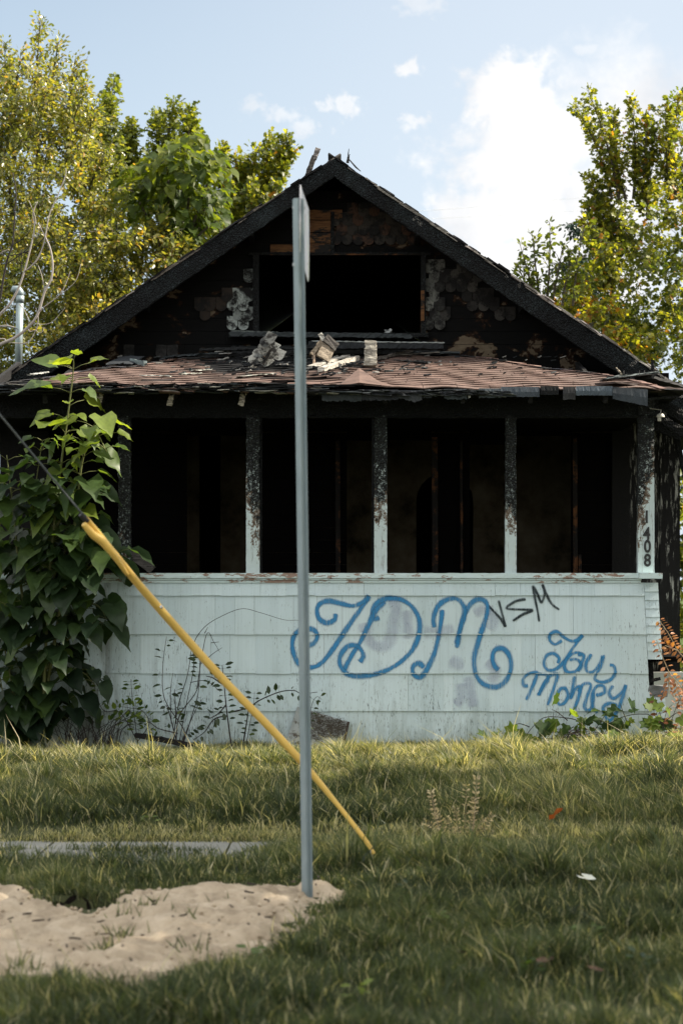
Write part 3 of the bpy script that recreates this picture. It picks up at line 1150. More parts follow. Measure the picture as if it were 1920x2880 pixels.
THIN = [z3([(805, 495), (760, 520), (727, 492), (732, 455), (772, 440), (820, 478), (870, 500), (910, 485), (935, 460)]),
        z3([(930, 465), (875, 540), (820, 622), (765, 675), (712, 680), (690, 640), (708, 590), (752, 578), (785, 608), (775, 640)]),
        z3([(932, 582), (890, 572), (845, 600), (818, 650), (835, 692), (885, 690), (922, 645), (940, 590), (900, 585)]),
        z3([(850, 618), (895, 615), (925, 650), (900, 690)]),
        z3([(990, 580), (955, 640), (962, 690), (1000, 690), (1040, 645), (1062, 595), (1048, 655), (1010, 735), (1060, 758), (1115, 738), (1138, 695), (1128, 655), (1102, 650)]),
        z3([(592, 780), (565, 780), (560, 740), (595, 705), (645, 700), (625, 770), (578, 872)]),
        z3([(645, 705), (700, 712), (718, 735), (690, 780), (655, 840), (690, 765), (730, 718), (775, 712), (750, 800), (712, 905)]),
        z3([(835, 798), (795, 800), (768, 850), (785, 897), (820, 885), (842, 840), (825, 795)]),
        z3([(885, 720), (872, 790), (860, 858), (890, 795), (920, 792), (905, 860), (880, 928)]),
        z3([(905, 820), (940, 770), (985, 775), (960, 850), (945, 915), (975, 935), (1000, 880), (1000, 825)]),
        z3([(1015, 842), (1070, 822), (1062, 782), (1018, 788), (992, 850), (1000, 920), (1030, 950)]),
        z3([(1125, 778), (1100, 825), (1128, 860), (1178, 822), (1205, 778), (1185, 850), (1150, 940), (1105, 1000), (1075, 965), (1062, 915), (1105, 890), (1150, 905)])]
BLACK = [z3([(340, 275), (380, 318), (420, 362), (447, 410)]), z3([(450, 412), (432, 345), (405, 242)]),
         z3([(577, 235), (510, 250), (455, 292), (530, 300), (617, 305), (560, 330), (493, 373)]),
         z3([(660, 378), (648, 300), (620, 158), (650, 205), (675, 256), (692, 205), (682, 145), (705, 205), (742, 268), (788, 302)])]
PURP = [z2([(950, 380), (965, 470), (1020, 530), (1085, 525), (1120, 460), (1135, 370), (1150, 270), (1100, 250)]), z2([(1215, 300), (1222, 400), (1228, 490)]),
        z2([(1320, 445), (1420, 440), (1520, 425)]), z3([(215, 720), (230, 820), (245, 920)]), z3([(170, 760), (165, 860), (130, 900)]),
        z3([(250, 330), (320, 300), (370, 360), (330, 420)]), z3([(330, 620), (390, 690), (350, 760)]), z2([(1480, 620), (1580, 660)])]
for nm, sets, wpx, mt, off, lb in (('faded_graffiti', PURP, 44, 'spray_purple', 0, 'faded purple paint strokes under the blue letters'),
                                   ('blue_graffiti', BIG, 18.5, 'spray_blue', .0012, 'large blue sprayed cursive letters JDM'),
                                   ('blue_name_graffiti', THIN, 13, 'spray_blue_thin', .0012, 'smaller blue sprayed script Jay Money'),
                                   ('black_graffiti', BLACK, 9.5, 'spray_black', .0026, 'thin black letters VSM')):
    mb = MB()
    for q, st in enumerate(sets):
        stroke(mb, st, wpx, off + q * .00016, soft=(nm == 'faded_graffiti'))
    o = mb.build(nm, mt, porch_wall, attr='rnd')
    a = o.data.attributes.get('rnd')
    a.name = 'edge'
    o['label'] = lb

# --- header beam, second plate, rafters
mb = MB()
mb.beam((-4.2, YW + .07, zrow(1138)), (3.24, YW + .07, zrow(1138)), .12, .235, n=90, jit=.003)
mb.build('header_beam', 'charred_wood', house)
mb = MB()
mb.beam((-4.2, YW + .03, zrow(1171)), (3.2, YW + .03, zrow(1171)), .05, .03, n=120, jit=.006)
mb.build('beam_casing', 'charred_wood', house)

# --- porch roof surface
ZE, ZR = 3.665, 4.29
YE = 19.93


def xl(t): return -3.50 + 2.2 * t ** 1.15
def xr(t): return 3.20 - 1.95 * t ** 1.25


def rz(x, t):
    z = ZE + (ZR - ZE) * t
    z += .016 * math.sin(x * 2.3 + 1) * (1 - t) + .010 * math.sin(x * 7.1 + t * 3)
    if x > 1.6:
        z -= .03 * (x - 1.6) * (1 - t) * .6
    z += .02 * math.exp(-((x + .2) / .35) ** 2 - ((t - .12) / .1) ** 2)
    return z


def roof_pt(x, t, lift=0.0):
    return Vector((x, YE + (YG - YE) * t, rz(x, t) + lift))


ROWS = 18
mb = MB()
for r in range(ROWS):
    t0 = r / ROWS
    t1 = min(1.0, (r + 1.15) / ROWS)
    x = xl(t0) - (r % 2) * .085 - .1
    while x < xr(t0):
        x2 = x + .17 * 2 - .005
        a, b = max(x, xl(t0)), min(x2, xr(t0))
        if b - a > .03:
            xm = (a + b) / 2
            # burnt-through centre below the window, and the left corner
            nb = float(fbm(np.array([xm * 1.6 + 9]), np.array([t0 * 4.0 + 3]), 21, 4)[0])
            burn = math.exp(-((xm + .55) / .85) ** 4 - ((t0 - .85) / .42) ** 4) * 1.1 + (.5 if xm < -3.0 else 0) + (nb - .5) * (1.3 if xm < .5 else .5)
            f = max(0, min(1, (burn - .25) / .35))
            edge = .25 if (t0 < .02 and xm < -.2) else 0
            q = random.uniform(.9, 1.1)
            cl = (.165 * q * random.uniform(.97, 1.03), .112 * q, .092 * q)
            dk = (.010, .011, .012)
            f = max(f, edge)
            if xm < -.1 and t0 < .25:
                f = max(f, float(fbm(np.array([xm * 3]), np.array([t0 * 12]), 31, 3)[0] > .52) * .75)
            col = tuple(c1 * (1 - f) + c2 * f for c1, c2 in zip(cl, dk))
            curl = random.uniform(0, .0025) + (random.uniform(0, .03) if random.random() < (.01 if xm > .6 else .05) + .5 * f * (t0 < .3) else 0)
            if r == 0 and xm > -.3:
                curl = -.012
            seg = 4
            vs = []
            for s_ in range(seg + 1):
                xx = a + (b - a) * s_ / seg
                wv_ = .004 * math.sin(xx * 13 + r) + random.uniform(-.001, .001)
                pb = roof_pt(xx, t0 - .004, .013 + curl * (1 if s_ in (0, seg) else .6) + wv_)
                pt_ = roof_pt(xx, t1, .002)
                vs += [pb, pt_, pb + Vector((0, .004, -.010))]
            fs = []
            for s_ in range(seg):
                k = s_ * 3
                fs += [(k, k + 3, k + 4, k + 1), (k + 2, k + 5, k + 3, k)]
            mb.add(vs, fs, col=col)
        x += .34
porch_roof = mb.build('porch_roof', 'tinted', house, col=True)
# deck and side hips
mb = MB()
n = 40
vs, fs = [], []
for i in range(n + 1):
    t = i / n
    for k in range(13):
        x = xl(t) + (xr(t) - xl(t)) * k / 12
        vs.append(roof_pt(x, t, -.014))
for i in range(n):
    for k in range(12):
        a = i * 13 + k
        fs.append((a, a + 1, a + 14, a + 13))
mb.add(vs, fs)
for side, fx, xe in ((-1, xl, -3.75), (1, xr, 3.5)):
    vs, fs = [], []
    for i in range(n + 1):
        t = i / n
        hip = roof_pt(fx(t), t, 0)
        vs += [hip, Vector((xe if i else fx(0), hip.y, ZE - .02))]
    for i in range(n):
        fs.append((2 * i, 2 * i + 1, 2 * i + 3, 2 * i + 2))
    mb.add(vs, fs)
mb.build('roof_deck', 'charred_wood', porch_roof)
mb = MB()
mb.box(-3.6, 3.15, YW + .14, YG - .02, zrow(1165), zrow(1165) + .03)
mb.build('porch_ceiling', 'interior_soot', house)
# hip caps: curled ridge shingles
mb = MB()
for side, fx in ((-1, xl), (1, xr)):
    for i in range(16):
        t = i / 16
        p0, p1 = roof_pt(fx(t), t, .016 + random.uniform(0, .012)), roof_pt(fx(t + .07), min(1, t + .07), .012)
        mb.beam(p0, p1, .10, .008, n=3, jit=.004, jag=.01, col=random.choice([(.05, .05, .05), (.26, .17, .14), (.2, .13, .11), (.06, .06, .07)]))
mb.build('hip_cap', 'tinted', porch_roof, col=True)

# --- ragged eave: layers of torn shingle, felt and lath (left and centre)
mb = MB()
for i in range(430):
    x = random.uniform(-3.7, -.05)
    L = random.uniform(.05, .34)
    lay = random.random()
    z = ZE - .055 + lay * .085 + random.uniform(-.006, .006) + .012 * math.sin(x * 4)
    y = YE - .01 - random.uniform(0, .05) + lay * .03
    pal = random.random()
    col = (.012, .013, .014) if pal < .62 else ((.055, .065, .07) if pal < .80 else ((.34, .33, .28) if pal < .90 else (.22, .14, .115)))
    if pal > .80:
        L *= .55
    mb.beam((x, y, z), (x + L, y + random.uniform(-.02, .02), z + random.uniform(-.012, .012)), random.uniform(.06, .2), random.uniform(.003, .008), n=3, jit=.003, jag=.02, col=col)
for i in range(90):
    x = random.uniform(-.1, 1.6)
    z = ZE - .05 + random.uniform(-.03, .02)
    mb.beam((x, YE - .01, z), (x + random.uniform(.05, .2), YE - .01 - random.uniform(0, .03), z + random.uniform(-.02, .01)), random.uniform(.05, .12), .005, n=3, jit=.004, jag=.02,
            col=random.choice([(.012, .012, .013), (.04, .045, .05), (.05, .055, .06), (.11, .12, .12)]))
o = mb.build('torn_eave_edge', 'tinted', porch_roof, col=True)
# sagging sheets along the eave, right half
SAG = [(905, 1016, 1098, 1128, (.06, .07, .075), .012), (1016, 1120, 1096, 1126, (.035, .038, .042), .012), (1120, 1186, 1098, 1130, (.06, .065, .07), .018), (1190, 1215, 1102, 1118, (.04, .045, .05), .01),
       (1248, 1312, 1094, 1122, (.07, .085, .095), .012), (1316, 1322, 1098, 1120, (.5, .5, .5), .006), (1346, 1408, 1092, 1119, (.08, .095, .105), .008), (1408, 1516, 1088, 1116, (.07, .085, .10), .004),
       (1518, 1570, 1086, 1110, (.012, .013, .014), .004), (1582, 1617, 1088, 1124, (.05, .05, .05), .006), (1618, 1721, 1086, 1112, (.10, .125, .15), .003), (1722, 1820, 1088, 1122, (.055, .065, .075), .004)]
for (xa, xb, ya, yb, col, jg) in SAG:
    mb = MB()
    n = max(3, int((xb - xa) / 5))
    vs, fs = [], []
    for i in range(n + 1):
        px = xa + (xb - xa) * i / n
        sk = (i / n) * 20 if xa == 1722 else 0
        b_ = yb + sk + random.uniform(-jg, jg) * 260
        tp = ya + sk * .35
        if 1120 <= xa < 1186:
            b_ = yb - abs(px - 1165) * .25 + random.uniform(-2, 2)
        for (py, yy) in ((tp, YE - .012), ((tp + b_) / 2, YE - .022 + random.uniform(-.003, .003)), (b_, YE - .016)):
            for dy in (0, .012):
                vs.append(PX(px, py, yy + dy))
    for i in range(n):
        a = i * 6
        c_ = a + 6
        fs += [(a, a + 2, c_ + 2, c_), (a + 2, a + 4, c_ + 4, c_ + 2), (a + 1, c_ + 1, c_ + 3, a + 3), (a + 3, c_ + 3, c_ + 5, a + 5), (a + 4, a + 5, c_ + 5, c_ + 4), (a, c_, c_ + 1, a + 1)]
    fs += [(0, 1, 3, 2), (2, 3, 5, 4), (n * 6, n * 6 + 2, n * 6 + 3, n * 6 + 1), (n * 6 + 2, n * 6 + 4, n * 6 + 5, n * 6 + 3)]
    mb.add(vs, fs, col=col)
    mb.build('fascia_board', 'tinted', house, col=True)

# --- rafter tails
for px, bright in ((-60, 1), (130, 0), (285, 1), (485, 1), (685, 1), (1083, 0), (1300, 0), (1490, 0), (1700, 0)):
    mb = MB()
    x = (px - 960) / FPX * 20.05
    col = (.42, .38, .30) if bright else (.03, .03, .03)
    mb.beam((x, 20.0, ZE - .10), (x + .01, YG, ZR - .12), .045, .10, n=24, jit=.003, jag=.02, col=(.018, .018, .018))
    if bright:
        mb.beam((x + .004, 19.985, ZE - .055), (x - .022, 19.985, ZE - .165), .048, .012, up=(0, 1, 0), n=6, jit=.007, jag=.012, col=col)
    mb.build('rafter', 'weathered_wood', house, col=True)

# --- body of the house
ZA = CZ + (HZ - 441) * 22.0 / FPX        # roof apex 6.43
SL = .667
YB = 30.5
HWL, HWR = -3.85, 3.82                    # body side walls (world x)
mb = MB()
mb.box(HWR - .1, HWR, YG + .02, YB, .72, 4.0)
mb.box(HWL, HWL + .1, YG + .02, YB, .72, 4.0)
mb.box(HWL, HWR, YB, YB + .1, .72, 4.0)
# front face beside the porch: vertical boards with gaps
x = 3.05
while x < HWR - .01:
    b = min(x + .27, HWR)
    mb.box(x, b - .004, YG - .02 + random.uniform(-.006, .006), YG + .02, .72, 3.9)
    x = b
x = HWL
while x < -3.3:
    b = min(x + .27, -3.3)
    mb.box(x, b - .004, YG - .02, YG + .02, .72, 3.9)
    x = b
mb.build('body_wall', 'house_char_wall', house)
mb = MB()
mb.box(HWL - .02, HWR + .02, YG - .05, YB + .12, -.15, .72)
mb.box(HWL - .05, HWR + .03, YG - .08, YG + .05, .66, .715)
mb.build('foundation', 'foundation_paint', house)

# back gable wall
mb = MB()
mb.add([(HWL, YB, 3.6), (HWR, YB, 3.6), (HX, YB, ZA - .06), (HWL, YB + .08, 3.6), (HWR, YB + .08, 3.6), (HX, YB + .08, ZA - .06)], [(0, 2, 1), (3, 4, 5), (0, 3, 5, 2), (1, 2, 5, 4), (0, 1, 4, 3)])
mb.build('rear_gable_wall', 'interior_soot', house)

# main roof slabs (deck + ragged covering)
def rake_z(x): return ZA - SL * abs(x - HX)


mb = MB()
for s_, xe in ((-1, -4.45), (1, 4.30)):
    for (y0, y1, off, th) in ((21.965, YB + .4, -.045, .05),):
        zt, ze = ZA + off, rake_z(xe) + off
        vs = [(HX, y0, zt), (xe, y0, ze), (xe, y1, ze), (HX, y1, zt), (HX, y0, zt - th), (xe, y0, ze - th), (xe, y1, ze - th), (HX, y1, zt - th)]
        mb.add(vs, [(0, 1, 2, 3), (4, 7, 6, 5), (0, 4, 5, 1), (1, 5, 6, 2), (2, 6, 7, 3), (0, 3, 7, 4)])
main_roof = mb.build('main_roof', 'charred_wood', house)
mb = MB()       # shingle courses seen edge-on along the rake
for s_, xe in ((-1, -4.45), (1, 4.3)):
    L = math.hypot(xe - HX, SL * (xe - HX))
    dirv = Vector((s_, 0, -SL)).normalized()
    nrm = Vector((s_ * SL, 0, 1)).normalized()
    dd = 0.02
    while dd < L:
        ln = random.uniform(.05, .16)
        p = Vector((HX, 0, ZA)) + dirv * dd
        col = (.018, .018, .02) if (s_ < 0 or dd < L * .45) and random.random() < .85 else random.choice([(.36, .34, .31), (.22, .2, .19), (.05, .05, .05), (.28, .25, .23)])
        h = random.uniform(-.02, .004) + (random.uniform(0, .02) if random.random() < .15 else 0)
        y0 = 21.93 + random.uniform(-.02, .02)
        mb.beam(Vector((p.x, y0, p.z)) + nrm * (h - .010), Vector((p.x, YB + .35, p.z)) + nrm * (h - .014), ln + .06, .018, up=nrm, n=3, jit=.004, jag=.02, col=col)
        dd += ln
mb.build('roof_covering', 'tinted', main_roof, col=True)

# rake boards
for s_, xe in ((-1, -4.40), (1, 4.25)):
    mb = MB()
    n = 90
    ring_o = [.035, .31]      # vertical offsets below the roof line (top, bottom)
    vs, fs = [], []
    xi = HX
    for i in range(n + 1):
        t = i / n
        x = HX + (xe - HX) * t
        thick = .235 + .085 * min(1, t * 1.6)
        zc_ = rake_z(x)
        rows_ = [0.038, .09, .15, .21, thick - .01, thick]
        yo = [0, -.004, -.006, -.006, -.004, 0]
        for k, (dz_, yy) in enumerate(zip(rows_, yo)):
            vs.append((x + random.uniform(-.003, .003), 21.93 + yy + random.uniform(-.003, .003), zc_ - dz_ + (random.uniform(-.007, .007) if k in (0, 5) else 0)))
        vs.append((x, 21.965, zc_ - thick))
        vs.append((x, 21.965, zc_ - .038))
    m = 8
    for i in range(n):
        for j in range(m):
            a, b = i * m + j, i * m + (j + 1) % m
            q = (a, b, b + m, a + m)
            fs.append(q if s_ < 0 else q[::-1])
    fs.append(tuple(range(m)))
    fs.append(tuple(n * m + j for j in range(m)))
    mb.add(vs, fs)
    rb = mb.build('rake_board', 'alligator_char', house)
    # lighter splintered strip / drip edge along the rake
    mb = MB()
    for q in range(26):
        t = random.uniform(.08, .95)
        x = HX + (xe - HX) * t
        L = random.uniform(.06, .35)
        x2 = x + s_ * L
        if abs(x2) > 4.2:
            continue
        o_ = random.uniform(.015, .05)
        mb.beam((x, 21.918, rake_z(x) - o_), (x2, 21.918, rake_z(x2) - o_), .006, random.uniform(.004, .012), n=4, jit=.002, jag=.02,
                col=(.16, .14, .12) if s_ < 0 else (.30, .28, .25))
    mb.build('drip_strip', 'weathered_wood', rb, col=True)
# soffit lookouts under the overhang
mb = MB()
for s_ in (-1, 1):
    for t in (.22, .5, .78):
        x = HX + s_ * 4.2 * t
        mb = MB()
        mb.beam((x, 21.96, rake_z(x) - .22), (x, YG, rake_z(x) - .22), .05, .09, n=4, jit=.002)
        mb.build('lookout', 'charred_wood', house)

# --- gable wall of sheathing boards with the burnt-out window
WX0, WX1 = (728 - 960) / FPX * YG, (1182 - 960) / FPX * YG
WZ1, WZ0 = zrow(721, YG), zrow(941, YG)
mb = MB()
z = 3.55
bh = .145
while z < ZA:
    z1 = min(z + bh, ZA)
    zm = z1
    hw = (ZA - .12 - z1) / SL
    if hw <= .03:
        break
    spans = [(HX - hw - .15, HX + hw + .15)]
    if z1 > WZ0 + .01 and z < WZ1 - .01:
        spans = [(HX - hw - .15, WX0), (WX1, HX + hw + .15)]
    for (a, b) in spans:
        if b - a < .03:
            continue
        x = a
        while x < b - .01:
            e = min(b, x + random.uniform(.9, 2.2))
            dy = random.uniform(-.004, .004)
            mb.box(x, e - .003, YG + dy, YG + .025, z, z1 - .004)
            x = e
    z += bh
gable = mb.build('gable_wall', 'gable_sheathing', house)

# exposed raw boards above the window (left) and a little on the jamb
mb = MB()
for (xa, xb, ya, yb) in ((868, 930, 655, 683), (868, 930, 685, 712), (760, 868, 688, 713), (868, 930, 620, 652), (852, 962, 590, 618)):
    a, b = PX(xa, yb, YG - .014), PX(xb, ya, YG - .014)
    mb = MB()
    mb.box(a.x, b.x, YG - .02, YG - .006, a.z, b.z)
    mb.build('bare_board', 'bare_timber', gable)

# window frame
mb = MB()
def vb(x0, x1, y0, y1, yo=-.045, th=.04, jit=.003):
    a, b = PX(x0, y1, YG), PX(x1, y0, YG)
    if (x1 - x0) > (y1 - y0):
        mb.beam((a.x, YG + yo, (a.z + b.z) / 2), (b.x, YG + yo, (a.z + b.z) / 2), th, b.z - a.z, n=30, jit=jit)
    else:
        mb.beam(((a.x + b.x) / 2, YG + yo, a.z), ((a.x + b.x) / 2, YG + yo, b.z), b.x - a.x, th, up=(0, 1, 0), n=30, jit=jit)
vb(712, 729, 715, 936)
vb(1183, 1196, 722, 938)
vb(700, 1210, 712, 720)
vb(700, 1204, 938, 950)
vb(930, 940, 598, 712, -.03, .03)
wf = mb.build('window_frame', 'charred_wood', house)
mb = MB()
a = PX(1184, 905, YG)
mb.beam((PX(1187, 905, YG).x, YG - .068, a.z), (PX(1187, 905, YG).x, YG - .068, PX(0, 820, YG).z), .04, .012, up=(0, 1, 0), n=10, jit=.002)
mb.build('split_jamb', 'bare_timber', wf)
mb = MB()
mb.beam(PX(760, 716, YG - .075), PX(1180, 715, YG - .075), .01, .014, n=40, jit=.002)
mb.build('head_trim', 'stud_timber', wf)

# fish-scale shingles
def scale_zone(px, py):
    """probability and colour of a scale at a photo position on the gable"""
    n1 = float(fbm(np.array([px * .011]), np.array([py * .014]), 41, 4)[0])
    if 938 < px < 1180 and 590 < py < 712:
        q = random.uniform(.6, 1.3)
        return (n1 + .38 - max(0, (640 - py)) * .008, (.045 * q, .038 * q, .03 * q) if random.random() < .75 else (.07, .035, .02))
    if 646 < px < 712 and 750 < py < 936:
        k = .30 if px > 690 or py > 835 else -.1
        q = random.uniform(.6, 1.15)
        return (n1 + k, (.34 * q, .38 * q, .36 * q))
    if 560 < px <= 650 and 770 < py < 900:
        return (n1 - .12, (.028, .019, .013))
    if 1196 < px < 1480 and 735 < py < 925:
        q = random.uniform(.5, 1.2)
        f = max(0, 1 - (px - 1196) / 50.0)
        q *= random.choice((1, 1, .7, .35))
        inside = n1 + .12 - max(0, (py - 890)) * .01 - max(0, (780 - py)) * .002
        if px < 1222:
            inside += .2
        return (inside, ((.07 + .20 * f) * q, (.066 + .22 * f) * q, (.058 + .20 * f) * q))
    return (n1 - .22, (.03, .028, .026))


mb = MB()
rowh = .107
SW = .123
rows = int((ZA - 3.6) / rowh)
for r in range(rows):
    zb = 3.72 + r * rowh
    hw = (ZA - zb) / SL - .32
    k0 = int((HX - hw) / SW)
    for k in range(k0, int((HX + hw) / SW) + 1):
        xc = (k + .5 * (r % 2)) * SW
        if WX0 - .09 < xc < WX1 + .09 and WZ0 - .06 < zb < WZ1 + .02:
            continue
        px = 960 + xc / YG * FPX
        py = HZ - (zb + .05 - CZ) / YG * FPX
        if 756 < px < 938 and 585 < py < 716:
            continue
        pr, col = scale_zone(px, py)
        if pr < .53:
            continue
        wd = SW / 2 - .002
        H = rowh * 1.5
        out_ = [(-wd, H), (-wd, .055)] + [(-wd * math.cos(a), .055 - .055 * math.sin(a)) for a in np.linspace(.25, math.pi - .25, 7)] + [(wd, .055), (wd, H)]
        rot = random.uniform(-.06, .06) * (1 if random.random() < .3 else .2)
        lift = random.uniform(0, .006) + (random.uniform(0, .03) if random.random() < .1 else 0)
        vs = []
        for (u, v) in out_:
            u2, v2 = u * math.cos(rot) - (v - H) * math.sin(rot), H + u * math.sin(rot) + (v - H) * math.cos(rot)
            yy = YG - .007 - .014 * (1 - v / H) - lift * (1 - v / H)
            vs.append((xc + u2, yy, zb + v2))
        m = len(vs)
        vs += [(a, b + .006, c) for a, b, c in vs]
        fs = [tuple(range(m))] + [(i, i + m, (i + 1) % m + m, (i + 1) % m) for i in range(m)]
        mb.add(vs, fs, col=col)
mb.build('fish_scale_shingles', 'scale_shingle', gable, col=True)

# attic floor / dark inside
mb = MB()
mb.box(HWL + .11, HWR - .11, YG + .03, YB - .02, 3.96, 3.99)
mb.build('attic_floor', 'interior_soot', house)

# --- porch interior: front wall of the house with door, windows, scorched room behind
ZF = .95
OPEN = [(525, 690, 1225, 1640), (975, 1213, 1238, 1640), (1320, 1418, 1250, 1640), (1432, 1606, 1225, 1640)]
YI = YG + .03
xs_ = sorted(OPEN)
mb = MB()
edges = [HWL + .12]
cur = HWL + .12
zt = 3.42
for (a, b, t, _) in xs_:
    xa, xb = (a - 960) / FPX * YI, (b - 960) / FPX * YI
    z = ZF
    while z < zt:
        mb.box(cur, xa, YI + random.uniform(-.006, .006), YI + .06, z, min(zt, z + .137))
        z += .14
    mb.box(xa, xb, YI, YI + .06, zrow(t, YI), zt + .02)
    cur = xb
z = ZF
while z < zt:
    mb.box(cur, HWR - .12, YI + random.uniform(-.006, .006), YI + .06, z, min(zt, z + .137))
    z += .14
mb.box(HWL + .1, HWR - .1, YW + .13, YB - .1, ZF - .05, ZF)
mb.box(HWL + .12, HWR - .12, YI, YI + .06, 3.44, 4.1)
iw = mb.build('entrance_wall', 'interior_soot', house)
mb = MB()
for (a, t, b) in ((1216, 1230, 1232), (1612, 1232, 1624), (1628, 1560, 1636), (945, 1240, 958), (1295, 1240, 1302)):
    xa, xb = PX(a, 0, YI - .02).x, PX(b, 0, YI - .02).x
    mb = MB()
    mb.beam(((xa + xb) / 2, YI - .02, ZF), ((xa + xb) / 2 - .01, YI - .02, zrow(t, YI)), xb - xa, .03, up=(0, 1, 0), n=20, jit=.003)
    mb.build('door_stud', 'stud_timber', iw)
mb = MB()
ra = 26.0
# plaster partition with an arched doorway
ax0, ax1, az = (1170 - 960) / FPX * ra, (1330 - 960) / FPX * ra, zrow(1410, ra)
X0, X1 = -3.7, 3.7
mb.box(X0, (560 - 960) / FPX * ra, ra, ra + .1, ZF, 3.9)
mb.box((620 - 960) / FPX * ra, ax0, ra, ra + .1, ZF, 3.9)
mb.box(ax1, X1, ra, ra + .1, ZF, 3.9)
rr = (ax1 - ax0) / 2
pts = [(ax0, az), (ax0, 3.9), (ax1, 3.9), (ax1, az)] + [((ax0 + ax1) / 2 + rr * math.cos(a), az + rr * math.sin(a)) for a in np.linspace(0, math.pi, 11)[1:-1]]
mb.add([(x, ra, z) for x, z in pts], [tuple(range(len(pts)))])
mb.build('inner_partition', 'scorched_plaster', house)
# fallen charred board seen through the left opening
mb = MB()
mb.beam(PX(355, 1545, YW + .35), PX(425, 1600, YW + .3), .06, .09, n=8, jit=.005, jag=.03, col=(.12, .11, .10))
o = mb.build('fallen_board', 'weathered_wood', col=True)
tag(o, 'short charred board lying askew behind the sill in the left porch bay', 'board')

# --- eave of the body to the right, charred and dropped; porch lamp
for p_, q_, w_, h_, j_ in ((PX(1838, 1120, 21.4), PX(1990, 1220, 21.4), .06, .12, 0), (PX(1838, 1165, 21.8), PX(1990, 1262, 21.8), .06, .10, 0), (PX(1832, 1192, 22.1), PX(1912, 1222, 22.1), .06, .12, .03),
                           (PX(1800, 1122, 20.2), PX(1990, 1108, 20.9), .05, .03, 0), (PX(1895, 1200, 22.3), PX(1925, 1340, 22.3), .05, .05, .03)):
    mb = MB()
    mb.beam(p_, q_, w_, h_, n=10, jit=.005, jag=j_)
    mb.build('side_eave_board', 'charred_wood', house)
lamp = MB()
c0 = PX(1856, 1172, 20.3)
nn = 10
vs, fs = [], []
for i in range(6):
    ph = i / 5 * math.pi / 2
    for j in range(nn):
        th = 2 * math.pi * j / nn
        vs.append(c0 + Vector((.042 * math.sin(ph + .12) * math.cos(th), .042 * math.sin(ph + .12) * math.sin(th), .038 * math.cos(ph + .12) * 1.0)))
for i in range(5):
    for j in range(nn):
        fs.append((i * nn + j, (i + 1) * nn + j, (i + 1) * nn + (j + 1) % nn, i * nn + (j + 1) % nn))
lamp.add(vs, fs)
lamp.tube([c0 + Vector((-.012, 0, .01)), c0 + Vector((-.012, 0, -.045))], [.02, .018], 8)
lamp.tube([c0 + Vector((0, .0, .035)), c0 + Vector((.01, .02, .07)), c0 + Vector((-.10, .06, .09))], .004, 5)
lamp.build('porch_lamp', 'white_shade', house, smooth=True)

# chimney stub and sticks at the ridge (part of the roof wreck)
mb = MB()
mb.beam(PX(862, 500, 22.0), PX(884, 440, 22.0), .055, .035, up=(0, 1, 0), n=6, jit=.006, jag=.01, col=(.10, .09, .08))
mb.beam(PX(883, 445, 22.0), PX(894, 420, 22.0), .050, .03, up=(0, 1, 0), n=4, jit=.007, jag=.012, col=(.26, .24, .23))
mb.build('ridge_stump', 'weathered_wood', main_roof, col=True)
mb = MB()
mb.tube([PX(977, 458, 22.0), PX(980, 440, 22.0), PX(979, 432, 22.0), PX(981, 418, 22.0)], [.018, .012, .006, .003], 5)
mb.tube([PX(981, 448, 22), PX(1000, 470, 22.0), PX(1014, 482, 22)], [.006, .010, .004], 5)
mb.tube([PX(976, 444, 22), PX(984, 434, 22.0)], [.004, .003], 4)
mb.build('ridge_spike', 'charred_wood', main_roof)
mb = MB()
mb.beam(PX(1833, 1058, 21.7), PX(1834, 1012, 21.7), .035, .03, up=(0, 1, 0), n=4, jit=.002)
mb.build('roof_stub', 'charred_wood', main_roof)

# service mast with weatherhead on the left slope
mast = MB()
mast.tube([PX(52, 1052, 23.2), PX(57, 850, 23.2)], [.043, .043], 14)
mast.tube([PX(57, 852, 23.2), PX(58, 832, 23.2)], [.047, .047], 14)
mast.build('service_mast', 'galvanised_steel', house, smooth=True)
mb = MB()
mb.tube([PX(58, 836, 23.2), PX(57, 822, 23.2), PX(51, 813, 23.2), PX(42, 812, 23.2), PX(38, 822, 23.2)], [.045, .046, .046, .042, .036], 12)
mb.build('weatherhead', 'galvanised_steel', house, smooth=True)
mb = MB()
mb.tube(spline([PX(41, 822, 23.2), PX(40, 870, 23.2), PX(40, 920, 23.2), PX(46, 930, 23.2)], 5), .006, 5)
mb.tube(spline([PX(44, 822, 23.2), PX(46, 870, 23.2), PX(42, 900, 23.2)], 5), .004, 5)
mb.tube(spline([PX(50, 925, 23.15), PX(25, 918, 23.0), PX(-40, 915, 22.5), PX(-400, 870, 20.0)], 5), .008, 5)
mb.build('service_drop_wire', 'wire_strand', house)

# --- rubble lying on the porch roof: each piece is its own thing
def on_roof(px, py):
    """point of the porch roof seen at a photo pixel"""
    lo, hi = 0.0, 1.0
    for _ in range(30):
        t = (lo + hi) / 2
        D = YE + (YG - YE) * t
        x = (px - 960) / FPX * D
        if HZ - (rz(x, t) - CZ) / D * FPX > py:
            lo = t
        else:
            hi = t
    D = YE + (YG - YE) * t
    return Vector(((px - 960) / FPX * D, D, rz((px - 960) / FPX * D, t)))


def plank(name, pa, pb, wd, th, label, cat, col, mat='weathered_wood', n=10, jit=.003, jag=.03, liftA=.02, liftB=.02, roll=0, group=None, taper=1.0):
    mb = MB()
    a = on_roof(*pa) + Vector((0, 0, liftA + th / 2))
    b = on_roof(*pb) + Vector((0, 0, liftB + th / 2))
    mb.beam(a, b, wd, th, n=n, jit=jit, jag=jag, col=col, roll=roll, taper=taper)
    o = mb.build(name, mat, col=True)
    return tag(o, label, cat, group)


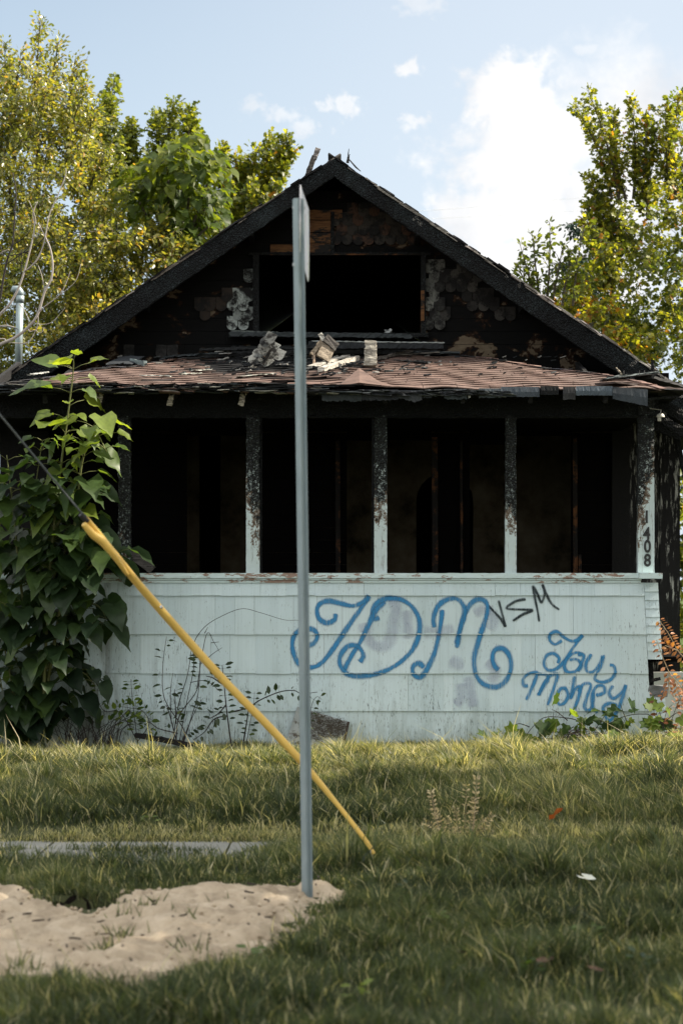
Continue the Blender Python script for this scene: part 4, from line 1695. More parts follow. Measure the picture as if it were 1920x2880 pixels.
BK = (.016, .018, .019)
plank('charred_beam', (655, 1000), (1235, 1002), .10, .085, 'long charred beam lying under the gable window, lowest of the stacked beams', 'beam', BK, 'tinted', n=60, jit=.007)
mb = MB()
mb.beam((-1.22, YG - .12, zrow(945, YG)), (.75, YG - .12, zrow(951, YG)), .16, .05, n=60, jit=.007, jag=.05, col=(.035, .042, .045))
mb.beam((-1.20, YG - .16, zrow(938, YG)), (-.35, YG - .16, zrow(945, YG)), .07, .02, n=30, jit=.005, jag=.05, col=(.10, .115, .11))
o = mb.build('charred_beam', 'tinted', col=True)
tag(o, 'splintered charred beam resting along the bottom of the empty gable window, topmost of the beams', 'beam')
mb = MB()
mb.beam((-.35, YG - .30, zrow(972, YG - .3)), (1.12, YG - .30, zrow(973, YG - .3)), .14, .075, n=50, jit=.006, jag=.04, col=(.02, .023, .026))
mb.beam((-.30, YG - .36, zrow(962, YG - .3)), (1.12, YG - .36, zrow(966, YG - .3)), .03, .012, n=40, jit=.004, jag=.04, col=(.30, .32, .31))
mb.beam((-1.55, YG - .34, zrow(985, YG - .3)), (-.30, YG - .34, zrow(978, YG - .3)), .10, .03, n=40, jit=.005, jag=.04, col=BK)
o = mb.build('charred_beam', 'tinted', col=True)
tag(o, 'black burnt beam with a pale splintered top edge right of the steel post, in front of the window beam', 'beam')
# cluster of loose fish-scale shingles still nailed to their board
mb = MB()
ctr = on_roof(738, 1010) + Vector((0, 0, .08))
def scale_piece(mb, c, ang, wd, H, tilt, col):
    out_ = [(-wd, H), (-wd, .05)] + [(-wd * math.cos(a), .05 - .05 * math.sin(a)) for a in np.linspace(.25, math.pi - .25, 7)] + [(wd, .05), (wd, H)]
    vs = []
    for (u, v) in out_:
        X = u * math.cos(ang) - v * math.sin(ang)
        Zq = u * math.sin(ang) + v * math.cos(ang)
        vs.append(Vector((X, -.0 + Zq * tilt, Zq * math.sqrt(max(.05, 1 - tilt * tilt)))) + c)
    m = len(vs)
    vs += [v + Vector((0, .010, .004)) for v in vs]
    mb.add(vs, [tuple(range(m)), tuple(range(2 * m - 1, m - 1, -1))] + [(i, i + m, (i + 1) % m + m, (i + 1) % m) for i in range(m)], col=col)
for (px, py, ang, q) in ((700, 1018, -1.05, 1.0), (735, 1026, -.85, 1.0), (776, 1012, -.45, 1.1), (712, 1002, -1.0, .75), (748, 1006, -.8, .95), (728, 985, -.95, .5), (757, 990, -.6, .9), (735, 972, -.8, .45), (750, 965, -.5, .5)):
    yy = 21.28 - (1026 - py) * .0030
    fz = random.choice((.55, .8, 1.0))
    scale_piece(mb, PX(px, py, yy), ang, .058, .135, .38, tuple(v_ * q * fz for v_ in (.33, .345, .33)))
mb.beam(PX(742, 1000, 21.30), PX(762, 962, 21.34), .10, .02, up=(0, 1, 0), n=4, jit=.004, jag=.02, col=(.2, .15, .11))
mb.beam(PX(762, 985, 21.2), PX(740, 1022, 21.2), .06, .03, n=4, jit=.004, jag=.02, col=(.05, .045, .04))
o = mb.build('shingle_cluster', 'scale_shingle', col=True)
tag(o, 'fan of pale fish scale shingles fallen on the porch roof left of the steel post', 'shingles')
plank('burnt_plank', (560, 1012), (830, 1004), .09, .03, 'black burnt plank under the fallen shingle fan', 'plank', (.016, .017, .018), 'tinted', n=30, jit=.006)
plank('burnt_plank', (700, 992), (1190, 990), .07, .05, 'burnt plank lying in the shadow between the long beams', 'plank', (.013, .014, .015), 'tinted', n=40, jit=.008)
plank('burnt_plank', (480, 1010), (600, 996), .20, .02, 'flat charred plank, leftmost in the heap on the porch roof', 'plank', (.05, .06, .065), 'tinted', n=14, jit=.006)
plank('burnt_plank', (690, 1034), (900, 1040), .06, .015, 'thin burnt plank crossing behind the steel post below the shingle fan', 'plank', (.025, .027, .03), 'tinted', n=24, jit=.005)
plank('burnt_plank', (1160, 988), (1290, 1000), .10, .02, 'rightmost charred plank of the heap with a dusty grey face', 'plank', (.06, .07, .075), 'tinted', n=14, jit=.006)
plank('lath_strip', (588, 1003), (698, 988), .05, .012, 'thin pale lath, rear one of two laths left of the fallen shingle fan', 'lath', (.42, .42, .40))
plank('lath_strip', (606, 996), (694, 982), .03, .010, 'thin pale lath, upper front one of two laths left of the fallen shingle fan', 'lath', (.50, .50, .47), liftA=.05, liftB=.05)
plank('splintered_board', (868, 1042), (972, 1012), .09, .03, 'long whitish splintered board lying diagonally just right of the steel post, rear of two', 'board', (.48, .46, .41), n=14, jit=.004)
plank('splintered_board', (905, 1050), (1000, 1018), .08, .045, 'whitish splintered board with a broken dark end, front one of two beside the steel post', 'board', (.52, .49, .43), n=14, jit=.005)
mb = MB()
mb.beam(PX(908, 1008, 21.55), PX(932, 958, 21.65), .15, .028, up=(0, 1, .3), n=8, jit=.004, jag=.015, col=(.30, .25, .19), roll=.1)
mb.beam(PX(925, 972, 21.60), PX(936, 956, 21.63), .17, .03, up=(0, 1, .3), n=4, jit=.005, jag=.015, col=(.07, .065, .06), roll=.1)
o = mb.build('wood_block', 'weathered_wood', col=True)
tag(o, 'tan split wood block standing tilted with a scorched upper corner, right of the steel post', 'wood block')
mb = MB()
mb.beam(PX(876, 1000, 21.6), PX(906, 958, 21.65), .05, .10, up=(0, 1, 0), n=6, jit=.005, jag=.02, col=(.33, .27, .2))
mb.beam(PX(884, 985, 21.6), PX(883, 1022, 21.5), .02, .02, n=5, jit=.003, jag=.02, col=(.34, .25, .18))
mb.beam(PX(900, 940, 21.6), PX(914, 960, 21.6), .045, .012, up=(0, 1, 0), n=4, jit=.005, jag=.015, col=(.6, .58, .52))
o = mb.build('split_timber', 'weathered_wood', col=True)
tag(o, 'splayed pieces of split timber leaning beside the tilted wood block', 'timber')
mb = MB()
mb.beam(PX(1041, 1029, 21.35), PX(1042, 962, 21.4), .135, .10, up=(0, 1, 0), n=12, jit=.009, jag=.015, col=(.36, .34, .29), taper=.86)
o = mb.build('charred_stump', 'weathered_wood', col=True)
tag(o, 'short upright checked grey timber stub standing on the porch roof', 'timber stub')
plank('burnt_stick', (1060, 1018), (1165, 998), .04, .03, 'toothed burnt stick pointing right from the foot of the upright timber stub', 'stick', (.10, .09, .08), liftB=.05, jit=.006, n=16)
plank('burnt_stick', (1110, 1006), (1262, 992), .035, .014, 'thin pale tipped burnt stick lying right of the timber stub', 'stick', (.30, .28, .25), liftB=.05, taper=.4)
plank('burnt_stick', (840, 1030), (1010, 1026), .04, .012, 'flat black burnt stick behind the two whitish splintered boards', 'stick', (.03, .03, .03))
plank('char_flake', (1120, 1020), (1200, 1026), .10, .012, 'thin curled black char flake on the brown shingles right of the stub', 'char flake', (.03, .033, .035), 'tinted', jit=.008)
plank('paint_flake', (670, 1066), (765, 1058), .11, .006, 'large white flake of siding lying at the porch eave left of the steel post', 'siding flake', (.60, .62, .55), jit=.005)
plank('paint_flake', (545, 1048), (588, 1046), .09, .006, 'small white siding flake, middle of the left half of the porch roof', 'siding flake', (.60, .60, .54), jit=.004)
plank('paint_flake', (400, 1062), (478, 1064), .05, .006, 'narrow white siding strip at the left part of the porch eave', 'siding flake', (.56, .58, .52), jit=.004)
plank('paint_flake', (510, 1058), (562, 1056), .05, .006, 'narrow white siding strip between two flakes on the left porch roof', 'siding flake', (.52, .54, .48), jit=.004)
plank('paint_flake', (90, 1060), (125, 1054), .10, .008, 'white splinter at the far left end of the porch roof', 'siding flake', (.5, .5, .46), jit=.006)
plank('metal_scrap', (372, 1025), (408, 1033), .05, .045, 'crumpled grey metal scrap on the left slope of the porch roof', 'scrap', (.16, .2, .2), 'tinted', n=4, jit=.01)
plank('felt_sheet', (335, 1030), (370, 1018), .28, .006, 'dark curled roofing felt beside the crumpled metal scrap', 'roofing felt', (.03, .035, .04), 'tinted', n=5, jit=.01, liftB=.05)
plank('window_scrap', (1085, 941), (1098, 938), .05, .04, 'crumpled pale scrap on the beam at the window sill', 'scrap', (.4, .42, .42), 'tinted', n=3, jit=.012, liftA=.25, liftB=.25)
# lifted shingle flap
mb = MB()
fl = [on_roof(950, 1086), on_roof(1010, 1062) + Vector((0, 0, .10)), on_roof(1062, 1076) + Vector((0, 0, .02)), on_roof(1120, 1090), on_roof(1010, 1092) + Vector((0, -.02, .02))]
fl2 = [v + Vector((0, .006, -.008)) for v in fl]
mb.add(fl + fl2, [(0, 1, 4), (1, 2, 4), (2, 3, 4), (5, 9, 6), (6, 9, 7), (7, 9, 8), (0, 4, 9, 5), (4, 3, 8, 9)], col=(.15, .10, .082))
mb.add([fl[0] + Vector((0, .01, .005)), fl[1] + Vector((0, .12, .0)), fl[1], fl[0]], [(0, 1, 2, 3)], col=(.05, .055, .055))
mb.add([fl[1] + Vector((0, .12, .0)), fl[2] + Vector((0, .06, 0)), fl[2], fl[1]], [(0, 1, 2, 3)], col=(.05, .06, .06))
mb.build('lifted_shingle', 'tinted', porch_roof, col=True)
# burnt board stack at the right end of the porch roof
mb = MB()
for i in range(7):
    z_ = i * .010
    mb.beam(PX(1698 + i * 4, 1068 - i * 1.5, 20.35 + i * .03), PX(1835 + i * 2, 1052 - i * 1.0, 20.55 + i * .02), .10, .010, n=12, jit=.005, jag=.04, col=random.choice([(.13, .15, .15), (.05, .06, .06), (.02, .02, .02), (.18, .21, .21)]))
mb.beam(PX(1745, 1050, 20.4), PX(1733, 1036, 20.4), .03, .012, n=4, jit=.005, jag=.02, col=(.5, .45, .36))
for px in (1753, 1797, 1811):
    mb.tube([PX(px, 1052, 20.4), PX(px, 1042, 20.4)], .003, 4, col=(.1, .1, .1))
o = mb.build('burnt_board_stack', 'weathered_wood', col=True)
tag(o, 'stack of curled grey burnt boards with nails at the right corner of the porch roof', 'boards')
mb = MB()
mb.beam(PX(1700, 1078, 20.0), PX(1900, 1100, 20.6), .30, .02, n=12, jit=.006, col=(.08, .06, .055))
mb.beam(PX(1800, 1060, 20.6), PX(1925, 1098, 21.4), .25, .03, n=12, jit=.006, col=(.04, .04, .04))
mb.build('hip_corner', 'tinted', porch_roof, col=True)
# random small crumbs on the roof, one mesh
mb = MB()
for i in range(260):
    px = random.gauss(880, 170) if i < 190 else random.uniform(300, 1600)
    py = random.uniform(1005, 1062)
    try:
        p = on_roof(px, py)
    except Exception:
        continue
    if p.x < -3.2 or p.x > 2.6:
        continue
    L = random.uniform(.02, .09)
    an = random.uniform(-.5, .5)
    mb.beam(p + Vector((0, 0, .018)), p + Vector((L * math.cos(an), L * math.sin(an), .018 + random.uniform(0, .02))), random.uniform(.01, .04), random.uniform(.005, .015), n=2, jit=.003,
            col=random.choice([BK, BK, (.03, .035, .04), (.09, .10, .10), (.35, .34, .31)]))
o = mb.build('roof_debris', 'tinted', col=True)
tag(o, 'loose charcoal crumbs and splinters scattered over the porch roof', 'debris', kind='stuff')
# ------------------------------------------------------------------ sign post, guy wire
def GZ(x, y): return float(gz(np.array(x), np.array(y)))


DP = 10.9
pb = PX(864, 2545, DP)
pt = PX(838, 560, DP)
sp = empty('sign_post', (pb.x, DP, pb.z), 'galvanised steel sign post with a small sign seen edge-on, planted in the sand', 'sign post')
# hat-section channel, web towards the lower left, opening to the right
prof_o = [(-.034, .0), (-.020, .0), (-.0165, -.024), (-.012, -.030), (.012, -.030), (.0165, -.024), (.020, .0), (.034, .0)]
prof_i = [(x * (1 if abs(x) > .03 else .80), y + .0042) for x, y in prof_o]
prof = prof_o + prof_i[::-1]
rot = R(-28)
mb = MB()
m = len(prof)
vs, fs = [], []
NZ = 40
for i in range(NZ + 1):
    c = pb.lerp(pt, i / NZ)
    c = c + Vector((0, 0, -.3 if i == 0 else 0))
    for (u, v) in prof:
        vs.append((c.x + u * math.cos(rot) - v * math.sin(rot), c.y + u * math.sin(rot) + v * math.cos(rot), c.z))
for i in range(NZ):
    for j in range(m):
        a, b = i * m + j, i * m + (j + 1) % m
        fs.append((a, b, b + m, a + m))
# caps as strips
for k in (0, NZ):
    for j in range(7):
        fs.append((k * m + j, k * m + j + 1, k * m + m - 2 - j, k * m + m - 1 - j))
mb.add(vs, fs)
mb.build('channel_post', 'galvanised_steel', sp)
# sign plate, nearly in the line of sight
y0s, y1s = 10.87, 11.17
q = [(0, 3.80), (.004, 3.83), (.012, 3.835), (.28, 3.76), (.295, 3.745), (.30, 3.72), (.30, 3.40), (.292, 3.36), (.27, 3.345), (.02, 3.455), (.006, 3.47), (0, 3.50)]
x0s = (844 - 960) / FPX * y0s
x1s = (869.0 - 960) / FPX * y1s
vs = []
for off in (0, -.0025):
    for s_, z in q:
        t = s_ / .30
        vs.append((x0s + (x1s - x0s) * t + off, y0s + (y1s - y0s) * t, z))
m = len(q)
mb = MB()
mb.add(vs, [tuple(range(m)), tuple(range(2 * m - 1, m - 1, -1))] + [(i, i + m, (i + 1) % m + m, (i + 1) % m) for i in range(m)])
plate = mb.build('sign_plate', 'sign_face', sp)
for py in (585, 745):
    mb = MB()
    a = PX(823, py, DP - .01)
    mb.tube([a + Vector((.012, 0, 0)), a], [.009, .009], 6)
    mb.tube([PX(849, py, DP + .03), PX(857, py, DP + .03)], [.006, .009], 6)
    mb.tube([PX(823, py, DP), PX(857, py, DP + .03)], [.004, .004], 6)
    mb.build('bolt', 'bolt_steel', sp)

# guy wire with yellow guard
GY = [(240, 1455, 11.6), (325, 1562, 11.75), (400, 1655, 11.9), (520, 1792, 12.1), (640, 1925, 12.2), (760, 2048, 12.27), (850, 2145, 12.32), (930, 2240, 12.35), (1022, 2356, 12.3), (1050, 2402, 12.28)]
gp = [PX(*p) for p in GY]
anchor = gp[-1]
guy = empty('guy_wire', (anchor.x, anchor.y, GZ(anchor.x, anchor.y)), 'taut steel guy wire with a long yellow plastic guard over its foot', 'guy wire')
cur = spline(gp, 8)
vs, fs = [], []
NS = 18
for i, p in enumerate(cur):
    t = i / (len(cur) - 1)
    ax = (cur[min(i + 1, len(cur) - 1)] - cur[max(i - 1, 0)]).normalized()
    u = ax.cross(Vector((0, 1, 0))).normalized()
    v = ax.cross(u)
    w1 = .021 + .020 * math.sin(math.pi * min(1, t * 1.25)) ** .8 * (1 if t < .8 else .8)
    tw = .5 + 2.6 * t
    for j in range(NS):
        a = 2 * math.pi * j / NS
        rr = w1 * (1 - .20 * math.exp(-(((a - 1.2 + math.pi) % (2 * math.pi)) - math.pi) ** 2 * 14) + .22 * math.cos(2 * (a)) * (1 - t) * .6)
        b = a + tw
        vs.append(p + (u * math.cos(b) + v * math.sin(b)) * rr * .70)
for i in range(len(cur) - 1):
    for j in range(NS):
        a, b = i * NS + j, i * NS + (j + 1) % NS
        fs.append((a, b, b + NS, a + NS))
fs.append(tuple(range(NS)))
mb = MB(); mb.add(vs, fs)
mb.build('guard', 'yellow_plastic', guy, smooth=True)
# overlapping flap at the top
mb = MB()
fp = [PX(236, 1473, 11.58), PX(262, 1503, 11.62), PX(290, 1524, 11.66), PX(320, 1560, 11.70), PX(360, 1618, 11.8)]
cu2 = spline(fp, 5)
mb.tube(cu2, [.012 + .014 * math.sin(math.pi * min(1, i / len(cu2) + .08)) for i in range(len(cu2))], 10)
mb.build('guard_flap', 'yellow_plastic', guy, smooth=True)
mb = MB()
mb.tube([PX(228, 1446, 11.58), PX(246, 1466, 11.61)], [.017, .02], 10)
mb.build('rubber_cap', 'black_rubber', guy)
mb = MB()
mb.tube([PX(452, 1709, 11.93), PX(457, 1706, 11.93)], [.011, .011], 8)
mb.build('guard_bolt', 'bolt_steel', guy)
mb = MB()
wp = [PX(240, 1455, 11.6), PX(0, 1166, 11.0)]
dv = (wp[1] - wp[0]).normalized()
mb.tube([wp[0] - dv * .1, wp[1], wp[1] + dv * 6.0], .0068, 6)
mb.build('strand', 'wire_strand', guy)
mb = MB()
mb.tube([anchor + Vector((-.02, 0, .03)), anchor + Vector((.06, .05, -.45))], .012, 6)
mb.build('anchor_rod', 'bolt_steel', guy)
pe = wp[1] + dv * 6.0
mb = MB()
mb.tube([(pe.x, pe.y, -.3), (pe.x, pe.y, pe.z + 2.5)], [.16, .11], 12)
pole = mb.build('pole', 'bark', None)
pole.name = 'utility_pole'
tag(pole, 'wooden utility pole holding the upper end of the guy wire', 'utility pole')

# power lines in the sky on the right
for ya, yb, lb in ((592, 553, 'upper of two thin power lines crossing the white cloud'), (615, 590, 'lower of two thin power lines crossing the white cloud')):
    mb = MB()
    mb.tube(spline([PX(700, ya + 22, 60), PX(1200, ya, 60), PX(1660, yb, 60), PX(2300, yb - 60, 60)], 6), .005, 4)
    o = mb.build('power_line', 'far_cable')
    tag(o, lb, 'power line', 'power lines behind the house')


# ------------------------------------------------------------------ trees
class Tree:
    def __init__(s, name, base, label, cat, group=None):
        s.root = empty(name, base, label, cat, group)
        s.mb = MB()
        s.P, s.D, s.N, s.S, s.R = [], [], [], [], []

    def limb(s, a, b, r0, r1, bow=.15, n=6):
        a, b = Vector(a), Vector(b)
        mid = (a + b) / 2 + Vector((random.uniform(-1, 1), random.uniform(-1, 1), random.uniform(0, 1))) * bow * (b - a).length
        pts = []
        for i in range(n + 1):
            t = i / n
            pts.append(a * (1 - t) ** 2 + mid * 2 * t * (1 - t) + b * t * t)
        s.mb.tube(pts, [r0 + (r1 - r0) * i / n for i in range(n + 1)], 5)
        return pts

    def spray(s, a, b, n, rad, size, droop=.3, hue=0.0, tw=True):
        """twig a->b carrying n leaves"""
        a, b = Vector(a), Vector(b)
        if tw:
            s.mb.tube([a, (a + b) / 2 + Vector((0, 0, .02)), b], [.007, .005, .002], 3)
        t = RNG.random(n) ** .8
        A, B = np.array(a), np.array(b)
        base = A + (B - A) * t[:, None]
        u = unit(n)
        axd = (B - A) / (np.linalg.norm(B - A) + 1e-9)
        s.P.append(base + u * (rad * RNG.random(n) ** .6)[:, None])
        s.D.append(u * .9 + axd * .7 + np.array([0, 0, -droop]))
        s.N.append(unit(n) * .75 + np.array([.25, -.2, .75]))
        s.S.append(size * RNG.uniform(.65, 1.2, n))
        s.R.append(np.clip(RNG.normal(.45 + hue, .24, n), 0, 1))

    def plume(s, tip, base, r0, nt, nl, size, hue=0.0, lr=.10, droop=.3, up=.5, wig=.12):
        """upright feathery bough: a curved leader with twigs shortening to the tip"""
        pts = s.limb(base, tip, .02 + r0 * .03, .004, wig, 8)
        for i in range(nt):
            t = (i + random.random()) / nt
            f = t * (len(pts) - 1)
            k = min(int(f), len(pts) - 2)
            p = pts[k].lerp(pts[k + 1], f - k)
            ax = (pts[k + 1] - pts[k]).normalized()
            L = (r0 * (1 - t) ** .75 + .10) * random.uniform(.6, 1.2)
            rv = Vector(unit(1)[0])
            rv = (rv - ax * rv.dot(ax)).normalized()
            d = (rv * (1 - up) + ax * up + Vector((0, 0, .15))).normalized()
            s.spray(p, p + d * L, max(3, int(nl * (.5 + L / (r0 + .1)) * random.uniform(.6, 1.3))), lr, size, droop, hue + random.uniform(-.14, .14))

    def clump(s, c, rad, n, size, hue=0.0, droop=.3, flat=.7):
        c = Vector(c)
        k = max(2, int(n / 16))
        for i in range(k):
            u = unit(1)[0]
            e = c + Vector((u[0] * rad, u[1] * rad, u[2] * rad * flat))
            s.spray(c.lerp(e, .25), e, 16, rad * .28, size, droop, hue)

    def done(s, mat, bark='bark', tmpl=T_SMALL, wob=.02):
        s.mb.build('branches', bark, s.root)
        if s.P:
            leaves('foliage', np.concatenate(s.P), np.concatenate(s.D), np.concatenate(s.N), np.concatenate(s.S), mat, s.root, tmpl, np.concatenate(s.R), wob=wob)
        return s.root


def region_points(poly, n, D, dd):
    """n points spread inside a photo-space polygon at depths D +- dd"""
    xs = [p[0] for p in poly]; ys = [p[1] for p in poly]
    out = []
    while len(out) < n:
        x, y = random.uniform(min(xs), max(xs)), random.uniform(min(ys), max(ys))
        if in_poly(np.array([x]), np.array([y]), poly)[0]:
            out.append(PX(x, y, D + random.uniform(-dd, dd)))
    return out


# 1 yellowing tree, far left
T = Tree('yellowing_tree', (-5.2, 32.5, 0), 'tall yellowing small leaved tree at the left edge of the photo', 'tree')
T.limb((-5.2, 32.5, 0), (-5.3, 32.5, 5), .2, .12, .03)
for tip, base, r0 in [((112, 60), (70, 420), .42), ((60, 150), (40, 460), .5), ((165, 118), (140, 430), .40), ((212, 165), (190, 470), .40), ((15, 120), (0, 480), .5), ((-60, 90), (-60, 500), .6), ((-160, 200), (-140, 520), .7),
                      ((262, 300), (200, 560), .45), ((300, 430), (230, 640), .45), ((240, 240), (180, 500), .35), ((130, 250), (110, 600), .6), ((30, 300), (40, 640), .6)]:
    a, b = PX(*tip, 32 + random.uniform(-.8, .8)), PX(*base, 32.6)
    T.plume(a, b, r0, 34, 18, .078, .03, .13)
for tip in ((110, 35), (118, 60), (100, 70)):
    T.spray(PX(112, 90, 32), PX(*tip, 32), 5, .04, .09)
T.spray(PX(215, 240, 32), PX(248, 158, 32), 7, .05, .09)
T.spray(PX(225, 235, 32), PX(200, 200, 32), 8, .05, .09)
for p in region_points([(-260, 260), (0, 190), (150, 190), (290, 330), (330, 520), (340, 760), (400, 830), (250, 960), (60, 1080), (-260, 1090)], 560, 32, 1.7) + region_points([(-260, 700), (300, 560), (330, 800), (120, 1080), (-260, 1100)], 330, 33.4, .8):
    T.clump(p, random.uniform(.22, .42), random.randint(46, 72), .078, random.uniform(-.2, .22))
T.done('leaf_yellowing')

# 2 yellow-leaved lower thicket between it and the roof
T = Tree('yellow_thicket', (-3.6, 31.6, 0), 'lower yellow green thicket rising behind the left roof slope', 'tree')
T.limb((-3.6, 31.6, 0), (-3.6, 31.6, 3), .12, .06, .03)
for tip, base, r0 in [((455, 600), (430, 800), .28), ((410, 640), (390, 820), .3), ((330, 690), (330, 880), .35), ((520, 690), (480, 790), .3)]:
    T.plume(PX(*tip, 31.5), PX(*base, 31.8), r0, 22, 16, .085, .05, .12)
for p in region_points([(300, 640), (430, 640), (560, 700), (520, 790), (380, 880), (200, 1000), (120, 1080), (180, 820)], 120, 31.6, .7):
    T.clump(p, random.uniform(.2, .36), random.randint(36, 56), .088, random.uniform(-.12, .25))
T.done('leaf_yellowing')

# 3 olive green maples behind
T = Tree('green_maple', (-4.3, 36.5, 0), 'green maple with upright boughs between the yellowing tree and the big leaved tree', 'tree', None)
T.limb((-4.3, 36.5, 0), (-3.6, 36.5, 7), .2, .1, .02)
for tip, base, r0 in [((325, 225), (290, 460), .35), ((312, 280), (280, 500), .35), ((292, 330), (260, 520), .4), ((490, 290), (470, 500), .34), ((535, 308), (500, 500), .36), ((440, 330), (440, 520), .36), ((540, 360), (520, 520), .3), ((375, 352), (380, 520), .34), ((350, 380), (350, 560), .36)]:
    T.plume(PX(*tip, 36.2 + random.uniform(-.6, .6)), PX(*base, 36.5), r0, 30, 17, .088, .0, .12, up=.6)
for p in region_points([(250, 420), (330, 380), (420, 440), (540, 430), (600, 520), (640, 640), (500, 720), (300, 700)], 110, 36.4, 1.0):
    T.clump(p, random.uniform(.25, .42), random.randint(40, 60), .10, random.uniform(-.2, .1))
T.done('leaf_olive', tmpl=T_MAPLE)

# 4 maple right of it, next to the gable
T = Tree('green_maple', (-2.0, 35.5, 0), 'sunlit maple with finger like boughs just left of the roof peak', 'tree', None)
T.limb((-2.0, 35.5, 0), (-1.9, 35.5, 6), .18, .08, .02)
for tip, base, r0 in [((812, 385), (760, 540), .30), ((762, 390), (730, 560), .26), ((720, 428), (700, 600), .28), ((822, 430), (760, 560), .24), ((664, 448), (670, 620), .26), ((628, 412), (640, 600), .26), ((690, 470), (690, 640), .3), ((790, 470), (740, 600), .26)]:
    T.plume(PX(*tip, 35.4 + random.uniform(-.4, .4)), PX(*base, 35.6), r0, 30, 16, .085, .05, .11, up=.62)
for p in region_points([(600, 560), (660, 520), (740, 500), (790, 520), (720, 620), (600, 730), (540, 800), (560, 640)], 75, 35.5, .8):
    T.clump(p, random.uniform(.22, .38), random.randint(38, 56), .10, random.uniform(-.15, .15))
T.done('leaf_maple', tmpl=T_MAPLE)

# 5 big-leaved catalpa
T = Tree('catalpa_tree', (-2.7, 32.6, 0), 'round crowned tree with very large leaves behind the left roof slope', 'tree')
trunk = (-2.7, 32.6, 0)
T.limb(trunk, PX(470, 720, 32.4), .12, .06, .03)
CAT = [(320, 510), (345, 480), (380, 455), (440, 425), (500, 385), (560, 372), (600, 410), (640, 440), (648, 500), (640, 560), (620, 620), (560, 650), (520, 690), (440, 640), (380, 600), (330, 560)]
for (px, py) in [(470, 470), (540, 430), (600, 470), (420, 500), (370, 530), (590, 560), (520, 560), (440, 580), (560, 640), (610, 620), (500, 640)]:
    T.limb(PX(480 + random.uniform(-30, 40), 740, 32.4), PX(px, py, 32.3 + random.uniform(-.5, .5)), .035, .012, .1)
P_, D_, N_, S_, R_ = [], [], [], [], []
for p in region_points(CAT, 560, 32.3, .9) + [PX(567 + random.uniform(-8, 8), 372 + random.uniform(0, 20), 32.2) for _ in range(4)]:
    out = (Vector((p.x, p.y, p.z)) - PX(490, 600, 32.4))
    out.normalize()
    P_.append(p)
    D_.append((out.x * .8 + random.gauss(0, .4), out.y * .5 + random.gauss(0, .4) - .2, -.45 + random.gauss(0, .28)))
    N_.append((out.x * .5 + random.gauss(0, .25), -.25 + random.gauss(0, .3), 1))
    S_.append(random.uniform(.16, .27))
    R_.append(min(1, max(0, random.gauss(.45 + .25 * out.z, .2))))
T.mb.build('branches', 'bark', T.root)
leaves('foliage', P_, D_, N_, S_, 'leaf_catalpa', T.root, T_HEART, np.array(R_), wob=.03)

# 6 right: large maple
T = Tree('yellow_green_maple', (5.0, 33, 0), 'large yellow green maple with a ragged crown at the right edge of the photo', 'tree')
T.limb((5.0, 33, 0), (4.8, 33, 5), .2, .12, .02)
for tip, base, r0 in [((1655, 262), (1740, 560), .26), ((1615, 300), (1720, 560), .22), ((1770, 278), (1780, 560), .34), ((1725, 318), (1760, 560), .26), ((1820, 320), (1800, 600), .3), ((1845, 360), (1820, 620), .32),
                      ((1910, 268), (1900, 560), .34), ((1960, 200), (1940, 600), .5), ((1870, 295), (1880, 560), .26), ((2040, 260), (1990, 640), .6), ((1652, 500), (1760, 700), .26), ((1690, 540), (1770, 720), .3), ((1665, 560), (1740, 760), .26),
                      ((1640, 620), (1720, 840), .3), ((1655, 570), (1700, 820), .18)]:
    T.plume(PX(*tip, 32.8 + random.uniform(-.7, .7)), PX(*base, 33), r0 * .95, 34, 11, .086, .05, .09, up=.62)
for p in region_points([(1640, 740), (1700, 640), (1780, 560), (1860, 500), (2150, 440), (2180, 1250), (1960, 1200), (1900, 1080), (1780, 980), (1560, 830)], 330, 33, 1.6):
    T.clump(p, random.uniform(.24, .42), random.randint(36, 60), .088, random.uniform(-.25, .2))
T.done('leaf_maple', tmpl=T_MAPLE)

# 7 thin saplings in front of the cloud
T = Tree('slender_sapling', (3.2, 31.4, 0), 'sparse slender sapling rising behind the right roof slope', 'tree')
for tip, base, r0 in [((1545, 628), (1535, 860), .17), ((1495, 655), (1520, 860), .14), ((1462, 690), (1500, 830), .12), ((1582, 690), (1550, 860), .2), ((1455, 745), (1490, 830), .12), ((1610, 700), (1580, 860), .16), ((1640, 640), (1610, 860), .14)]:
    T.plume(PX(*tip, 31.4), PX(*base, 31.5), r0, 15, 6, .095, -.1, .06, up=.5, wig=.04)
T.limb((3.2, 31.4, 0), PX(1530, 860, 31.5), .04, .02, .02)
T.done('leaf_olive')

# 8 conifer glimpsed between them
T = Tree('dark_conifer', (4.1, 36.5, 0), 'dark blue green conifer partly hidden between the sapling and the maple', 'tree')
T.limb((4.1, 36.5, 0), PX(1690, 560, 36.5), .16, .02, .0)
for i in range(70):
    t = random.random()
    z0 = 3.0 + t * 5.6
    c = Vector((4.65 - .2 * t, 36.5, z0))
    L = (1 - t) * 1.9 + .35
    a = random.uniform(0, 6.28)
    e = c + Vector((math.cos(a) * L, math.sin(a) * L, -.28 * L))
    T.mb.tube([c, e], [.02, .006], 4)
    for k in range(int(7 + L * 6)):
        f = .2 + .8 * (k + random.random()) / (7 + L * 6)
        p = c.lerp(e, f)
        T.spray(p, p + Vector((random.uniform(-.25, .25), random.uniform(-.25, .25), -.12)), 9, .05, .10, .5, 0, False)
T.done('leaf_conifer')

